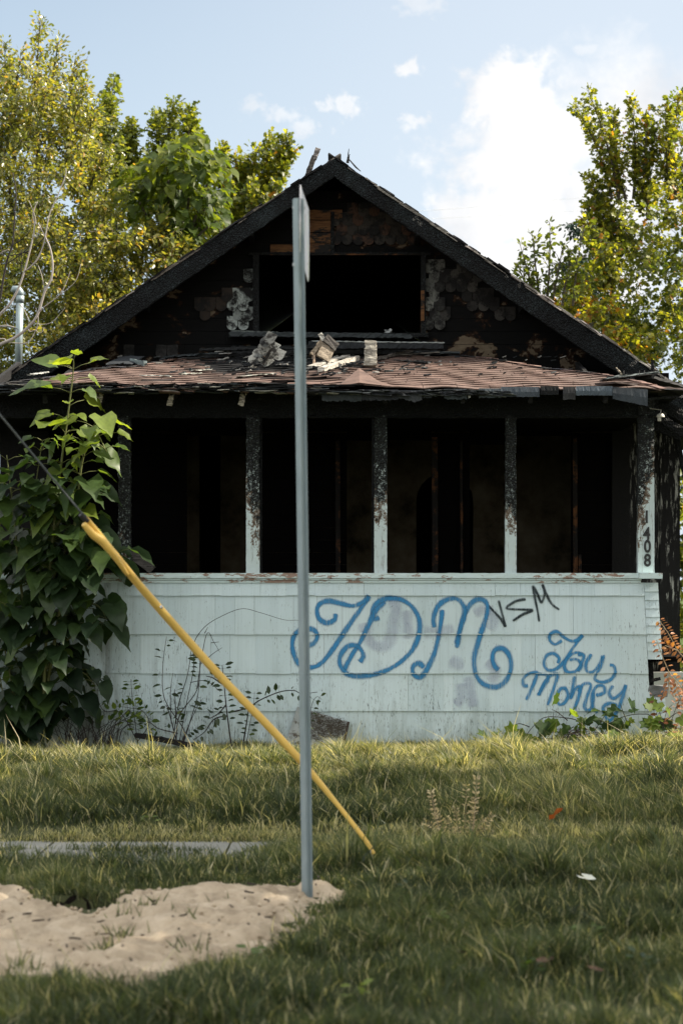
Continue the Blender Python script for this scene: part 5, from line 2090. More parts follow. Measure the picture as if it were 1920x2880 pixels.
# 9 shrubs right behind the roof foot, reddish tinges
T = Tree('reddening_bush', (3.5, 31.8, 0), 'bush with reddening leaves low behind the right roof slope', 'bush')
for p in region_points([(1545, 800), (1600, 760), (1680, 800), (1760, 900), (1860, 1010), (1760, 1040), (1600, 920)], 60, 31.8, .5):
    T.clump(p, random.uniform(.18, .3), random.randint(26, 40), .09, random.uniform(0, .45))
T.limb((3.5, 31.8, 0), (3.6, 31.8, 4.5), .07, .03, .02)
T.done('leaf_maple', tmpl=T_MAPLE)

# 10 foliage seen right of the house corner
T = Tree('side_bush', (4.6, 26.5, 0), 'sunlit leafy bush beyond the right corner of the house', 'bush')
for p in region_points([(1890, 1250), (2200, 1150), (2250, 1950), (1890, 2030)], 150, 26.8, .6):
    T.clump(p, random.uniform(.2, .34), random.randint(30, 44), .08, random.uniform(-.1, .25))
T.limb((4.6, 26.5, 0), (4.7, 26.7, 3.5), .07, .03, .02)
T.done('leaf_maple')

# 11 backdrop woods closing gaps at the horizon (stuff)
T = Tree('far_woods', (0, 48, 0), 'far green woods behind the yard', 'woods')
for i in range(1500):
    x = random.uniform(-26, 26)
    z = random.uniform(.3, 4.4)
    T.clump((x, 48 + random.uniform(-2, 2), z), random.uniform(.6, 1.0), 34, .36, random.uniform(-.2, .1))
r_ = T.root
T.mb = MB()
o = leaves('far_woods', np.concatenate(T.P), np.concatenate(T.D), np.concatenate(T.N), np.concatenate(T.S), 'leaf_olive', None, T_SMALL, np.concatenate(T.R))
bpy.data.objects.remove(r_)
o.name = 'far_woods'
tag(o, 'mass of green woods far behind the house', 'woods', kind='stuff')

# 12 street trees outside the frame on the right, shading the lawn
for k, (tx, ty, zl, zh, rr) in enumerate([(8.2, 14.9, 3.3, 12.4, 2.85), (8.8, 10.2, 3.0, 13.0, 3.0), (8.4, 5.6, 3.0, 12.4, 3.1)]):
    T = Tree('street_tree', (tx, ty, 0), ['leafy street tree nearest the house, outside the right edge', 'middle leafy street tree outside the right edge', 'leafy street tree nearest the camera, outside the right edge'][k], 'tree', 'street trees to the right')
    T.limb((tx, ty, -.1), (tx, ty, zl + 2), .2, .12, .01)
    for i in range(480):
        u = unit(1)[0]
        f = random.random() ** .36
        c = Vector((tx + u[0] * rr * f * .9, ty + u[1] * rr * f, (zl + zh) / 2 + u[2] * (zh - zl) / 2 * f))
        T.clump(c, .62, 26, .21, 0)
    T.done('leaf_olive')


# ------------------------------------------------------------------ big-leaved sapling in front of the porch
T = empty('catalpa_sapling', (-2.95, 19.9, 0), 'large leaved catalpa sapling growing against the left end of the porch', 'sapling')
stem = MB()
P_, D_, N_, S_, R_ = [], [], [], [], []
STEMS = [([(120, 2130), (128, 1850), (145, 1560), (170, 1330), (190, 1180), (205, 1060), (208, 1010)], 19.9, 19.55, 1.0, .20),
         ([(130, 1950), (180, 1650), (215, 1450), (228, 1320), (245, 1250), (262, 1200), (300, 1270)], 19.9, 19.5, .9, .3),
         ([(100, 1950), (60, 1650), (40, 1450), (20, 1280)], 20.0, 19.7, .8, .3),
         ([(150, 1750), (230, 1620), (300, 1560), (345, 1570)], 19.95, 19.7, .9, .45),
         ([(120, 1900), (190, 1800), (250, 1760), (290, 1780)], 20.0, 19.85, .9, .35),
         ([(100, 2000), (170, 1900), (230, 1890), (270, 1930)], 20.05, 19.9, .9, .5),
         ([(60, 2100), (20, 1850), (-40, 1650), (-90, 1450)], 20.0, 19.8, .8, .2),
         ([(130, 1750), (90, 1550), (100, 1380), (120, 1240)], 19.95, 19.6, .8, .2),
         ([(80, 2050), (60, 1950), (120, 1980), (190, 2020)], 20.1, 20.0, .9, .5),
         ([(60, 2080), (20, 2000), (0, 1900), (-20, 1820)], 20.0, 19.8, .9, .4),
         ([(140, 1650), (190, 1540), (230, 1500), (250, 1520)], 19.9, 19.7, .9, .3),
         ([(110, 1800), (60, 1740), (20, 1700), (0, 1720)], 19.85, 19.6, .9, .3),
         ([(150, 1600), (120, 1450), (60, 1380), (30, 1390)], 19.85, 19.6, .9, .3),
         ([(160, 1480), (210, 1400), (255, 1380), (290, 1390)], 19.8, 19.55, .9, .3),
         ([(140, 1700), (230, 1610), (310, 1590), (352, 1640)], 20.1, 20.0, .9, .3), ([(130, 1800), (210, 1720), (270, 1700), (300, 1740)], 20.15, 20.0, .9, .3),
         ([(90, 2060), (130, 1980), (180, 1970), (215, 2030)], 20.1, 20.0, .9, .3), ([(50, 2090), (70, 2020), (90, 2010), (110, 2050)], 20.1, 20.0, .9, .3),
         ([(20, 2100), (10, 2040), (-30, 2020), (-60, 2060)], 20.1, 20.0, .9, .3), ([(100, 1650), (40, 1560), (0, 1540), (-30, 1570)], 20.1, 20.0, .9, .3),
         ([(120, 1500), (180, 1440), (230, 1450), (260, 1500)], 20.15, 20.05, .9, .3), ([(70, 1900), (10, 1800), (-30, 1790), (-60, 1830)], 20.15, 20.05, .9, .3)]
for si, (pl, d0, d1, sc, lean) in enumerate(STEMS):
    n_ = len(pl)
    cur = spline([PX(px, py, d0 + (d1 - d0) * i / (n_ - 1)) for i, (px, py) in enumerate(pl)], 7)
    stem.tube(cur, [.020 * (1 - .78 * i / len(cur)) * (1 if si in (0, 1, 2) else .6) for i in range(len(cur))], 6)
    tot = 0
    nxt = (cur[-1] - cur[0]).length * .16
    side = random.uniform(0, 6)
    for i in range(1, len(cur)):
        tot += (cur[i] - cur[i - 1]).length
        if tot > nxt:
            nxt = tot + random.uniform(.075, .115)
            side += 1.7
            tt = i / len(cur)
            for k in range(3 if random.random() < .5 else 2):
                a = side + k * 2 * math.pi / (2.5) + random.uniform(-.35, .35)
                outd = Vector((math.cos(a), math.sin(a) - .35, 0)).normalized()
                Lp = random.uniform(.09, .20)
                p = cur[i]
                e = p + outd * Lp + Vector((0, 0, Lp * random.uniform(.15, .5)))
                if e.y > 20.28:
                    e.y = 20.22
                stem.tube([p, (p + e) / 2 + Vector((0, 0, .012)), e], [.0042, .0034, .003], 4)
                upw = .15 if (si == 0 and tt > .8) else 0
                P_.append(e)
                D_.append((outd.x, outd.y - .15, (-.65 + tt * .55 if si in (0, 1) else -.55) + random.gauss(0, .25) + upw * 3))
                N_.append((outd.x * .35 + random.gauss(0, .2), -.45 + random.gauss(0, .22), .9))
                S_.append(random.choice((random.uniform(.12, .22), random.uniform(.22, .38))) * (1 - .35 * max(0, tt - .75) / .25))
                R_.append(min(1, max(0, random.gauss(.20 + .30 * max(0, min(1, (p.z - 1.6) / 1.6)) + .35 * tt * (si in (0, 1)), .13))))  # higher leaves paler, lower ones darker: sun and shade put into the hue
stem.build('stems', 'green_stem', T, smooth=True)
leaves('foliage', P_, D_, N_, S_, 'leaf_shrub', T, T_HEART, np.array(R_), wob=.022)

# ------------------------------------------------------------------ bare pale saplings at the left edge
def zz(L): return [(x / 4.9, 600 + y / 4.9) for x, y in L]
T = empty('bare_sapling', (-3.95, 20.6, 0), 'bare pale barked sapling with looping leafless twigs at the left edge', 'sapling')
mb = MB()
for L, r0, r1 in (([(-700, 3200), (-420, 2300), (-200, 1960), (0, 1810), (200, 1720), (380, 1580), (520, 1400), (620, 1080), (710, 900), (730, 700), (700, 500), (640, 350), (600, 270), (530, 140)], .022, .006),
                  ([(-420, 2300), (-150, 1600), (0, 1400), (130, 1260), (250, 1050), (330, 830), (420, 500), (480, 200), (460, 0), (520, -160)], .018, .005),
                  ([(360, 790), (500, 660), (600, 450), (640, 250), (690, 0), (800, -250), (905, -520), (910, -620)], .009, .0045),
                  ([(500, 1430), (600, 1300), (820, 1130), (920, 950), (970, 800)], .007, .003), ([(820, 1130), (1040, 940), (1120, 700)], .004, .0025),
                  ([(-100, 1740), (60, 1730), (100, 1770), (250, 1790), (400, 1770), (500, 1600), (530, 1450), (500, 1300)], .006, .004),
                  ([(450, 1500), (560, 1530), (700, 1510), (820, 1400), (900, 1300)], .004, .002), ([(620, 1080), (580, 860), (530, 720)], .006, .003),
                  ([(380, 1580), (420, 1630), (500, 1600), (530, 1550)], .005, .003), ([(270, 1250), (340, 1340), (400, 1480), (390, 1560)], .005, .003),
                  ([(480, 340), (530, 270), (545, 200)], .005, .003), ([(500, 160), (480, 20), (400, -180)], .005, .003), ([(0, 560), (60, 520), (130, 500)], .006, .003),
                  ([(500, 1610), (540, 1650), (590, 1630), (610, 1580)], .004, .003), ([(0, 1556), (90, 1545), (200, 1570)], .006, .006)):
    cur = spline([PX(px, py, 20.7 - .0003 * px) for px, py in zz(L)], 5)
    mb.tube(cur, [r0 + (r1 - r0) * i / len(cur) for i in range(len(cur))], 6)
mb.build('pale_branches', 'pale_bark', T, smooth=True)
mb = MB()
for L, r0, r1 in (([(-260, 2400), (-120, 1700), (0, 1200), (50, 900), (110, 620), (180, 400), (210, 0), (225, -300), (180, -560)], .016, .006),
                  ([(110, 690), (300, 560), (430, 440), (520, 330), (600, 100)], .006, .003), ([(150, 580), (290, 555), (450, 490), (620, 320), (740, 110), (820, 0), (900, -130)], .006, .003),
                  ([(190, 430), (300, 360), (420, 230), (470, 0)], .005, .003), ([(110, 600), (40, 520), (0, 440), (-40, 300)], .006, .003), ([(320, 850), (400, 850), (500, 800), (560, 760)], .004, .002), ([(300, 840), (305, 600), (300, 500)], .005, .003)):
    cur = spline([PX(px, py, 21.0 - .0003 * px) for px, py in zz(L)], 5)
    mb.tube(cur, [r0 + (r1 - r0) * i / len(cur) for i in range(len(cur))], 6)
mb.build('dark_branches', 'dark_twig', T, smooth=True)


# ------------------------------------------------------------------ weeds and vines along the wall
def weed(name, label, cat, stems, D, mat_leaf, mat_stem, size, gap, tmpl=T_SMALL, r=.004, pair=True, hue=.4, spread=.05, start=.2, group=None, droop=.2, prob=1.0):
    bx, by = stems[0][0]
    root = empty(name, (PX(bx, by, D).x, D, GZ(PX(bx, by, D).x, D)), label, cat, group)
    mb = MB()
    P_, D_, N_, S_ = [], [], [], []
    for st in stems:
        Dd = D + random.uniform(-.06, .06)
        cur = spline([PX(px, py, Dd) for px, py in st], 6)
        mb.tube(cur, [r * (1 - .65 * i / len(cur)) for i in range(len(cur))], 5)
        tot, nxt = 0, 0
        Ltot = sum((cur[i] - cur[i - 1]).length for i in range(1, len(cur)))
        nxt = Ltot * start
        for i in range(1, len(cur)):
            seg = (cur[i] - cur[i - 1])
            tot += seg.length
            while tot > nxt:
                nxt += gap * random.uniform(.6, 1.4)
                if random.random() > prob:
                    continue
                for s_ in ((-1, 1) if pair else (random.choice((-1, 1)),)):
                    ax = seg.normalized()
                    sd_ = Vector((ax.z, 0, -ax.x)) * s_ + Vector((0, random.uniform(-.8, .3), 0))
                    o_ = spread * random.uniform(.5, 1.3)
                    p = cur[i] + sd_.normalized() * o_ * .6
                    if o_ > .03:
                        mb.tube([cur[i], p], [.0015, .0012], 3)
                    P_.append(p)
                    dd_ = sd_.normalized() + ax * .3 + Vector((0, 0, -droop))
                    D_.append(dd_)
                    N_.append((random.gauss(0, .4), -.6 + random.gauss(0, .3), .8))
                    S_.append(size * random.uniform(.6, 1.25))
    mb.build('stems', mat_stem, root)
    if P_:
        leaves('foliage', P_, D_, N_, S_, mat_leaf, root, tmpl, np.clip(RNG.normal(hue, .22, len(P_)), 0, 1), wob=.03)
    return root


def zl(L): return [(x / 2.24, 1500 + y / 2.24) for x, y in L]
weed('leafy_sprout', 'small sprout with reddish yellow leaflets beside the big leaved sapling', 'weed',
     [zl([(870, 1330), (850, 1180), (835, 1050), (825, 920)]), zl([(870, 1310), (940, 1200), (900, 1120), (820, 1100), (740, 1090)]), zl([(860, 1300), (760, 1130), (660, 1120), (620, 1040), (625, 900)])],
     20.2, 'leaf_vine', 'dark_twig', .075, .05, r=.005, hue=.3)
weed('thorny_bramble', 'thin dark bramble with small leaves in the middle of the left wall', 'bramble',
     [zl([(1110, 1330), (1130, 1150), (1240, 990), (1260, 820), (1250, 700)]), zl([(1090, 1330), (1120, 1100), (1180, 900), (1205, 740)]), zl([(1140, 1330), (1160, 1240), (1040, 1050), (1025, 860), (1050, 650)]),
      zl([(1160, 1310), (1200, 1180), (1250, 1000), (1260, 800)]), zl([(1110, 1300), (1060, 1110), (1040, 1080)]), zl([(1120, 1260), (1000, 1230), (940, 1190), (910, 1220)]), zl([(1110, 1200), (1105, 1060), (1100, 980)])],
     20.15, 'leaf_small_dark', 'dark_twig', .075, .06, r=.0065, prob=.6, pair=False, hue=.35)
weed('bare_twigs', 'leafless looping twigs reaching up across the left wall', 'twigs',
     [zl([(1130, 1320), (1170, 1100), (1220, 850), (1220, 700), (1290, 590), (1400, 520), (1525, 475), (1640, 500), (1790, 545), (1890, 550), (1893, 590)]), zl([(1240, 980), (1300, 640), (1350, 690), (1385, 750)]), zl([(1290, 630), (1310, 590)]),
      zl([(1330, 690), (1380, 684)]), zl([(1150, 1300), (1240, 1100), (1280, 1040)]), zl([(1200, 940), (1300, 930), (1390, 1000)]), zl([(1270, 820), (1340, 760), (1400, 720)]), zl([(1080, 1200), (1075, 1000), (1090, 880)])],
     20.2, 'leaf_small_dark', 'dark_twig', .03, 9, r=.0045, start=2)
weed('young_sapling', 'straight dark stemmed sapling with paired leaves left of the steel post', 'sapling',
     [zl([(1462, 1370), (1430, 1130), (1410, 930), (1400, 830)]), zl([(1430, 1150), (1350, 1170), (1290, 1250), (1220, 1300)]), zl([(1440, 1130), (1560, 1100), (1640, 1050), (1760, 1000), (1850, 990), (1900, 1010), (2000, 1000)]), zl([(1400, 950), (1340, 910), (1300, 900)]),
      zl([(1425, 1080), (1370, 1140), (1310, 1170)]), zl([(1535, 1310), (1560, 1150), (1570, 1060)])],
     20.1, 'leaf_small_dark', 'dark_twig', .075, .055, r=.0085, prob=.8, hue=.3, start=.35)
weed('stalky_weed', 'leaf spray in front of the leaning board beside the steel post', 'weed', [[(858, 2100), (875, 1990), (890, 1960), (905, 1968)], [(690, 2110), (702, 2040), (712, 1990), (716, 1945)]], 20.1, 'leaf_small_dark', 'dark_twig', .06, .07, r=.004)


def z3p(L): return [(1220 + x / 2.24, 1580 + y / 2.24) for x, y in L]
VINE = (np.array([(0, 0, 0), (-.30, -.10, .02), (-.55, .18, .07), (-.33, .38, .03), (-.42, .70, .05), (-.14, .72, .0), (0, 1.0, -.08), (.14, .72, 0), (.42, .70, .05), (.33, .38, .03), (.55, .18, .07), (.30, -.10, .02)]),
        [(0, 3, 2, 1), (0, 5, 4, 3), (0, 7, 6, 5), (0, 9, 8, 7), (0, 11, 10, 9)])
weed('grape_vine', 'grape vine with lobed leaves sprawling along the foot of the right wall', 'vine',
     [z3p([(1440, 1290), (1380, 1000), (1300, 960), (1180, 980), (1080, 1030), (960, 1060)]), z3p([(1210, 1240), (1220, 1050), (1190, 950), (1170, 890)]), z3p([(960, 1060), (900, 1000), (800, 980), (700, 980), (640, 1020), (560, 1110), (500, 1150)]),
      z3p([(500, 1150), (430, 1140), (330, 1150), (230, 1160)]), z3p([(1040, 1180), (1000, 1090), (1060, 990), (1090, 930)]), z3p([(840, 1000), (780, 950), (740, 930)]), z3p([(1200, 1100), (1150, 1050), (1130, 1100)]), z3p([(600, 1040), (540, 1020), (500, 1030)])],
     20.0, 'leaf_vine', 'dark_twig', .17, .10, VINE, r=.006, pair=False, hue=.22, spread=.11, droop=.5, start=.05)
weed('grape_vine', 'small bright grape vine clump in front of the broken wall corner', 'vine',
     [z3p([(1480, 1290), (1440, 1100), (1460, 950), (1500, 900)]), z3p([(1460, 1000), (1530, 950), (1560, 960)]), z3p([(1450, 1050), (1400, 960), (1430, 910)]), z3p([(1180, 1200), (1170, 1080), (1150, 1050)])],
     19.8, 'leaf_vine', 'dark_twig', .16, .08, VINE, r=.005, pair=False, hue=.5, spread=.08, droop=.4, start=.3)
weed('dried_dock', 'dead orange brown dock stalk leaning beside the broken wall corner', 'weed',
     [[(1990, 2130), (1930, 1960), (1880, 1890), (1845, 1800)], [(1990, 2110), (1950, 1900), (1905, 1830), (1880, 1785), (1853, 1745)], [(1960, 2000), (1930, 2040), (1890, 2090)], [(1905, 1830), (1868, 1815)], [(1880, 1890), (1878, 1950)], [(1898, 1920), (1915, 1980)]],
     20.0, 'leaf_dry', 'dry_stem', .055, .022, r=.007, hue=.5, spread=.03, start=.1, droop=.6)
weed('dried_vine', 'dried dark vine with withered leaves low at the right edge', 'vine',
     [[(1890, 2120), (1880, 2060), (1900, 1990), (1925, 1940)], [(1880, 2110), (1850, 1990), (1840, 1955), (1865, 1955)], [(1900, 2110), (1915, 2040), (1930, 2000)]],
     19.9, 'leaf_dry', 'dark_twig', .06, .05, r=.005, hue=.1, spread=.05, start=.2)
# straw weeds with seed heads standing by the overgrown sidewalk
weed('seedhead_weed', 'dry straw coloured weed with branching seed heads right of the yellow guard', 'weed',
     [[(1300 + dx * .3, 2400), (1300 + dx * .7, 2330), (1300 + dx, ty)] for dx, ty in ((-90, 2230), (-75, 2280), (-45, 2300), (-20, 2270), (10, 2210), (40, 2190), (30, 2250), (60, 2300), (-110, 2310), (85, 2290))] +
     [[(1330, 2340), (1336, 2260), (1340, 2185)], [(1240, 2360), (1222, 2290), (1212, 2225)]],
     13.9, 'leaf_straw', 'dry_stem', .021, .009, r=.0028, hue=.75, spread=.014, start=.3, droop=-.3)
# heap of dead vine stems against the right wall
mb = MB()
for i in range(260):
    px = random.gauss(1600, 75)
    x0 = PX(px, 0, 20.15).x
    y = random.uniform(20.05, 20.3)
    z0 = GZ(x0, y) + random.uniform(0, .20) * math.exp(-((px - 1600) / 90) ** 2)
    a = random.uniform(-.25, .25)
    mb.tube([(x0, y, z0), (x0 + a * .5, y - .03, z0 + random.uniform(0, .05)), (x0 + a, y - .02, z0 + random.uniform(-.04, .02))], [.004, .003, .002], 4)
o = mb.build('dead_vine_heap', 'dark_twig')
tag(o, 'low dark heap of tangled dead vine stems at the foot of the right wall', 'brush heap', kind='stuff')
weed('ground_sprouts', 'small leafy sprouts among the grass below the right wall', 'weeds',
     [[(1500, 2110), (1510, 2060), (1530, 2040)], [(1640, 2110), (1650, 2040), (1640, 2010)], [(1560, 2110), (1590, 2070), (1620, 2060)], [(1680, 2110), (1700, 2060), (1720, 2050)], [(1390, 2110), (1400, 2070), (1420, 2060)], [(1740, 2110), (1745, 2050), (1760, 2020)]],
     19.95, 'leaf_vine', 'dark_twig', .07, .035, VINE, r=.003, hue=.3, spread=.04, start=.2, pair=False)
# coarse grass tussock and arching blades under the sapling
mb = MB()
for i in range(60):
    x0 = PX(random.uniform(180, 330), 0, 20.1).x
    a = random.uniform(-1, 1)
    L = random.uniform(.25, .6)
    y = 20.0 + random.uniform(-.08, .1)
    z0 = GZ(x0, y)
    mb.tube([(x0, y, z0), (x0 + a * L * .25, y - .02, z0 + L * .55), (x0 + a * L * .65, y - .04, z0 + L * .75), (x0 + a * L * 1.05, y - .05, z0 + L * .6)], [.004, .0035, .0025, .001], 4)
o = mb.build('grass_tussock', 'dark_twig')
tag(o, 'dark tussock of arching coarse grass at the foot of the left wall', 'grass tussock')
# burnt log on the ground
mb = MB()
mb.beam(PX(385, 2068, 20.1), PX(605, 2108, 20.0), .06, .05, n=20, jit=.006, jag=.03, col=(.012, .011, .010))
o = mb.build('burnt_log', 'tinted', col=True)
tag(o, 'thin burnt log lying in the weeds against the left wall', 'log')
# leaning board with mulch
brd = empty('leaning_board', PX(885, 2105, 20.3), 'square white painted board leaning on the wall behind the steel post', 'board')
A, B, C_, D4 = PX(836, 1990, 20.35), PX(976, 2032, 20.35), PX(958, 2112, 20.24), PX(800, 2100, 20.24)
mb = MB()
th_ = Vector((.0, .025, .01))
mb.add([A, B, C_, D4, A + th_, B + th_, C_ + th_, D4 + th_], [(0, 1, 2, 3), (4, 7, 6, 5), (0, 4, 5, 1), (1, 5, 6, 2), (2, 6, 7, 3), (3, 7, 4, 0)])
mb.build('panel', 'worn_board', brd)
mb = MB()
e0, e1 = B + Vector((.012, .0, 0)), C_ + Vector((.012, 0, 0))
mb.beam(e0, e1, .025, .06, up=(0, 1, 0), n=5, jit=.002, col=(.06, .045, .035))
mb.build('board_edge', 'weathered_wood', brd, col=True)
P_, D_, N_, S_ = [], [], [], []
for i in range(1500):
    u, v = random.uniform(.18, .98), random.betavariate(1.2, 2.0)
    if v > .25 + .75 * float(fbm(np.array([u * 4]), np.array([v * 3]), 77, 3)[0]) or (u < .35 and v > .35):
        continue
    p = A.lerp(B, u).lerp(D4.lerp(C_, u), v) + Vector((0, -.010 - random.uniform(0, .012), .003))
    P_.append(p); D_.append(unit(1)[0] * np.array([1, .25, .6])); N_.append((0, -1, .3)); S_.append(random.uniform(.02, .045))
THIN_T = (np.array([(-.05, 0, 0), (.05, 0, 0), (.03, 1, 0), (-.03, 1, 0)]), [(0, 1, 2, 3)])
o = leaves('mulch_patch', P_, D_, N_, S_, 'bark', None, THIN_T)
tag(o, 'clump of brown dead grass clippings stuck on the leaning board', 'dead grass', kind='stuff')

# low broadleaf weeds dotted through the verge grass
def rosette(px, py, sz, label, hue):
    x, y = ground_pt(px, py)
    root = empty('broadleaf_weed', (x, y, GZ(x, y)), label, 'weed', 'low broadleaf weeds in the verge')
    P_, D_, N_, S_ = [], [], [], []
    mb = MB()
    for i in range(random.randint(7, 12)):
        a = random.uniform(0, 6.28)
        r_ = random.uniform(.01, .05)
        z = GZ(x, y) + random.uniform(.04, .095)
        q_ = Vector((x + r_ * math.cos(a), y + r_ * math.sin(a), z))
        mb.tube([(x, y, GZ(x, y)), q_], .0016, 4)
        P_.append(q_); D_.append((math.cos(a), math.sin(a), random.uniform(-.2, .5))); N_.append((random.gauss(0, .3), -.3, 1)); S_.append(sz * random.uniform(.6, 1.2))
    mb.build('stems', 'green_stem', root)
    leaves('foliage', P_, D_, N_, S_, 'leaf_shrub', root, T_SMALL, np.full(len(P_), hue), wob=.03)


for px, py, sz, hue, lb in ((1540, 2690, .085, .62, 'largest broadleaf weed, with blue green leaves low in the right foreground'), (1480, 2760, .06, .5, 'broadleaf weed just left of the curled brown leaf near the bottom'), (1650, 2660, .06, .55, 'broadleaf weed right of the largest one in the right foreground'),
                            (1150, 2530, .05, .3, 'small dark broadleaf weed right of the steel post'), (1230, 2620, .05, .7, 'small yellow green broadleaf weed in the middle foreground'), (1010, 2830, .06, .85, 'yellowish broadleaf weed at the bottom edge near the middle'),
                            (700, 2720, .05, .6, 'broadleaf weed just below the lower rim of the sand'), (1800, 2740, .06, .4, 'dark broadleaf weed near the lower right corner'), (1690, 2480, .045, .6, 'little broadleaf weed beyond the white paper scrap'), (420, 2330, .05, .7, 'little broadleaf weed on the bank beyond the sidewalk')):
    rosette(px, py, sz, lb, hue)

# fallen leaves
for (px, py, lab, hue, sz) in ((1562, 2330, 'bright orange fallen leaf on the grass by the overgrown sidewalk', None, .105), (1645, 2508, 'pale whitish scrap of paper lying in the right lawn', 'w', .11), (1530, 2752, 'curled brown leaf in the foreground grass, left of the two near the bottom', 'b', .085),
                              (1672, 2780, 'curled reddish brown leaf in the foreground grass, right of the two near the bottom', 'b', .085), (1298, 2725, 'small brown leaf in the foreground grass below the seed heads', 'b', .06)):
    x, y = ground_pt(px, py + 10)
    z = GZ(x, y) + (.13 if hue is None else .085)
    mb = MB()
    tv, tf = T_MAPLE
    an = random.uniform(0, 6)
    cl = {None: (.75, .17, .03), 'w': (.62, .64, .55), 'b': (.13, .08, .05)}[hue]
    vs = []
    for (u, v, w_) in tv:
        u, v = u * sz, (v - .5) * sz
        vs.append((x + u * math.cos(an) - v * math.sin(an), y + (u * math.sin(an) + v * math.cos(an)) * .6, z + w_ * sz + (v * .9 if hue is None else abs(v) * .5) + u * .25))
    mb.add(vs, tf, col=cl)
    nm = 'paper_scrap' if hue == 'w' else 'fallen_leaf'
    o = mb.build(nm, 'tinted', col=True)
    tag(o, lab, 'leaf' if hue != 'w' else 'paper scrap', None)

# ------------------------------------------------------------------ grass
def sdist_(x, y): return poly_dist(x, y, sand_poly)


def grass(name, n, ymin, ymax, margin, hgt, label, seed, wid=.0042, hs=0.0, dry=.11):
    rg = np.random.default_rng(seed)
    # area-uniform in a trapezoid
    y = np.sqrt(rg.random(n) * (ymax ** 2 - ymin ** 2) + ymin ** 2)
    half = .1714 * y + margin + 1.9
    x = (rg.random(n) * 2 - 1) * half
    sd_ = poly_dist(x, y, sand_poly) + (fbm(x * 5, y * 5, 91, 4) - .5) * .22
    ok = sd_ < -.01 + rg.normal(0, .045, n)
    walk = (y > 12.42) & (y < 13.6)
    cover = np.clip((x + .55) / .5, 0, 1)          # overgrown right half of the sidewalk
    edge = np.minimum(np.abs(y - 12.42), np.abs(y - 13.6))
    ok &= (~walk) | (rg.random(n) < cover * 1.0 + np.clip(1 - edge / .10, 0, 1) * .8 + (y < 13.2) * .32 * (fbm(x * 4, y * 4, 5, 2) > .47))
    ok &= ~((np.abs(x + 1.37) < .19 + .05 * np.sin(y * 20)) & (y > 10.1) & (y < 11.16))
    ok &= (y < YW - .02) | (x > 3.35)
    outer = np.abs(x) > .1714 * y + margin
    ok &= (~outer) | (rg.random(n) < .5)
    bare = fbm(x * .9, y * 1.5, 51, 3)
    ok &= rg.random(n) < np.clip(.45 + (bare - .30) * 4, .15, 1)
    ok &= ~((np.abs(y - 13.95) < .30) & (rg.random(n) < .55) & (x < 2.6))      # trodden strip beyond the walk
    x, y = x[ok], y[ok]
    n = len(x)
    z = gz(x, y)
    cl = fbm(x * 3.0, y * 3.0, 61, 3)
    cl2 = fbm(x * .7, y * 1.1, 71, 3)
    h = hgt * (.25 + 1.5 * cl) * rg.uniform(.55, 1.25, n)
    tuft = np.where(((y > 11.5) & (y < 13.9) & (x < 0)) | (y > 19.2), .12, .85)
    h = h * (1 + tuft * np.clip((fbm(x * 5, y * 4, 131, 3) - .56) / .12, 0, 1))
    h = h * np.where((y > 11.5) & (y < 12.5) & (x < -.2), .8, 1) * np.where(y > 19.3, .72, 1)
    h = h * np.clip(.35 + (np.abs(sdist_(x, y)) / .35), .35, 1)
    h = np.where((y > 19.2), h * 1.15, h)
    h = np.where(np.abs(y - 13.9) < .45, h * .6, h)
    h = np.where((y > 11.6) & (y < 12.5), h * 1.25, h)
    wd = wid * rg.uniform(.6, 1.4, n) * (h / hgt) ** .3 * np.where(np.abs(x) > .1714 * y + margin, 1.6, 1)
    ang = rg.uniform(0, 2 * np.pi, n)
    lean = rg.uniform(.25, 1.15, n) + np.where(y > 17, .15, 0)
    dirx = np.cos(ang) * .7 - .45 * (cl2 - .2)
    diry = np.sin(ang) * .7 - .15
    fx, fy = dirx * lean * h, diry * lean * h
    # blade width direction, mostly facing the viewer at random
    wa = rg.uniform(-1.5, 1.5, n)
    wx, wy = np.cos(wa) * wd, np.sin(wa) * wd
    V = np.zeros((n, 5, 3))
    for k, (t, s_) in enumerate(((0, -1), (0, 1), (.55, -.8), (.55, .8), (1, 0))):
        cx, cy = x + fx * t ** 2, y + fy * t ** 2
        V[:, k, 0] = cx + wx * s_
        V[:, k, 1] = cy + wy * s_
        V[:, k, 2] = z - .01 + h * (t - .18 * lean * t * t)
    off = (np.arange(n) * 5)[:, None]
    Q = np.array([[0, 1, 3, 2]]) + off
    Tt = np.array([[2, 3, 4]]) + off
    r = np.clip(.36 + (cl2 - .5) * .75 + (fbm(x * 1.7, y * 1.7, 81, 3) - .5) * .5 + rg.normal(0, .17, n), 0, 1)
    r = np.clip(r + hs, 0, 1)
    r = np.where(rg.random(n) < dry, rg.uniform(.8, 1, n), r)
    r = np.where((np.abs(y - 13.8) < .35) & (rg.random(n) < .5), rg.uniform(.7, 1, n), r)
    r = np.where((y > 17.0) & (rg.random(n) < .15 + .35 * np.clip((y - 17.8) / 1.2, 0, 1)), rg.uniform(.6, 1, n), r)  # more pale blades towards the wall: the sunlit band put into the colour
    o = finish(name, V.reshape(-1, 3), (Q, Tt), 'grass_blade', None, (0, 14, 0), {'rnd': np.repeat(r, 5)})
    return tag(o, label, 'grass', kind='stuff')


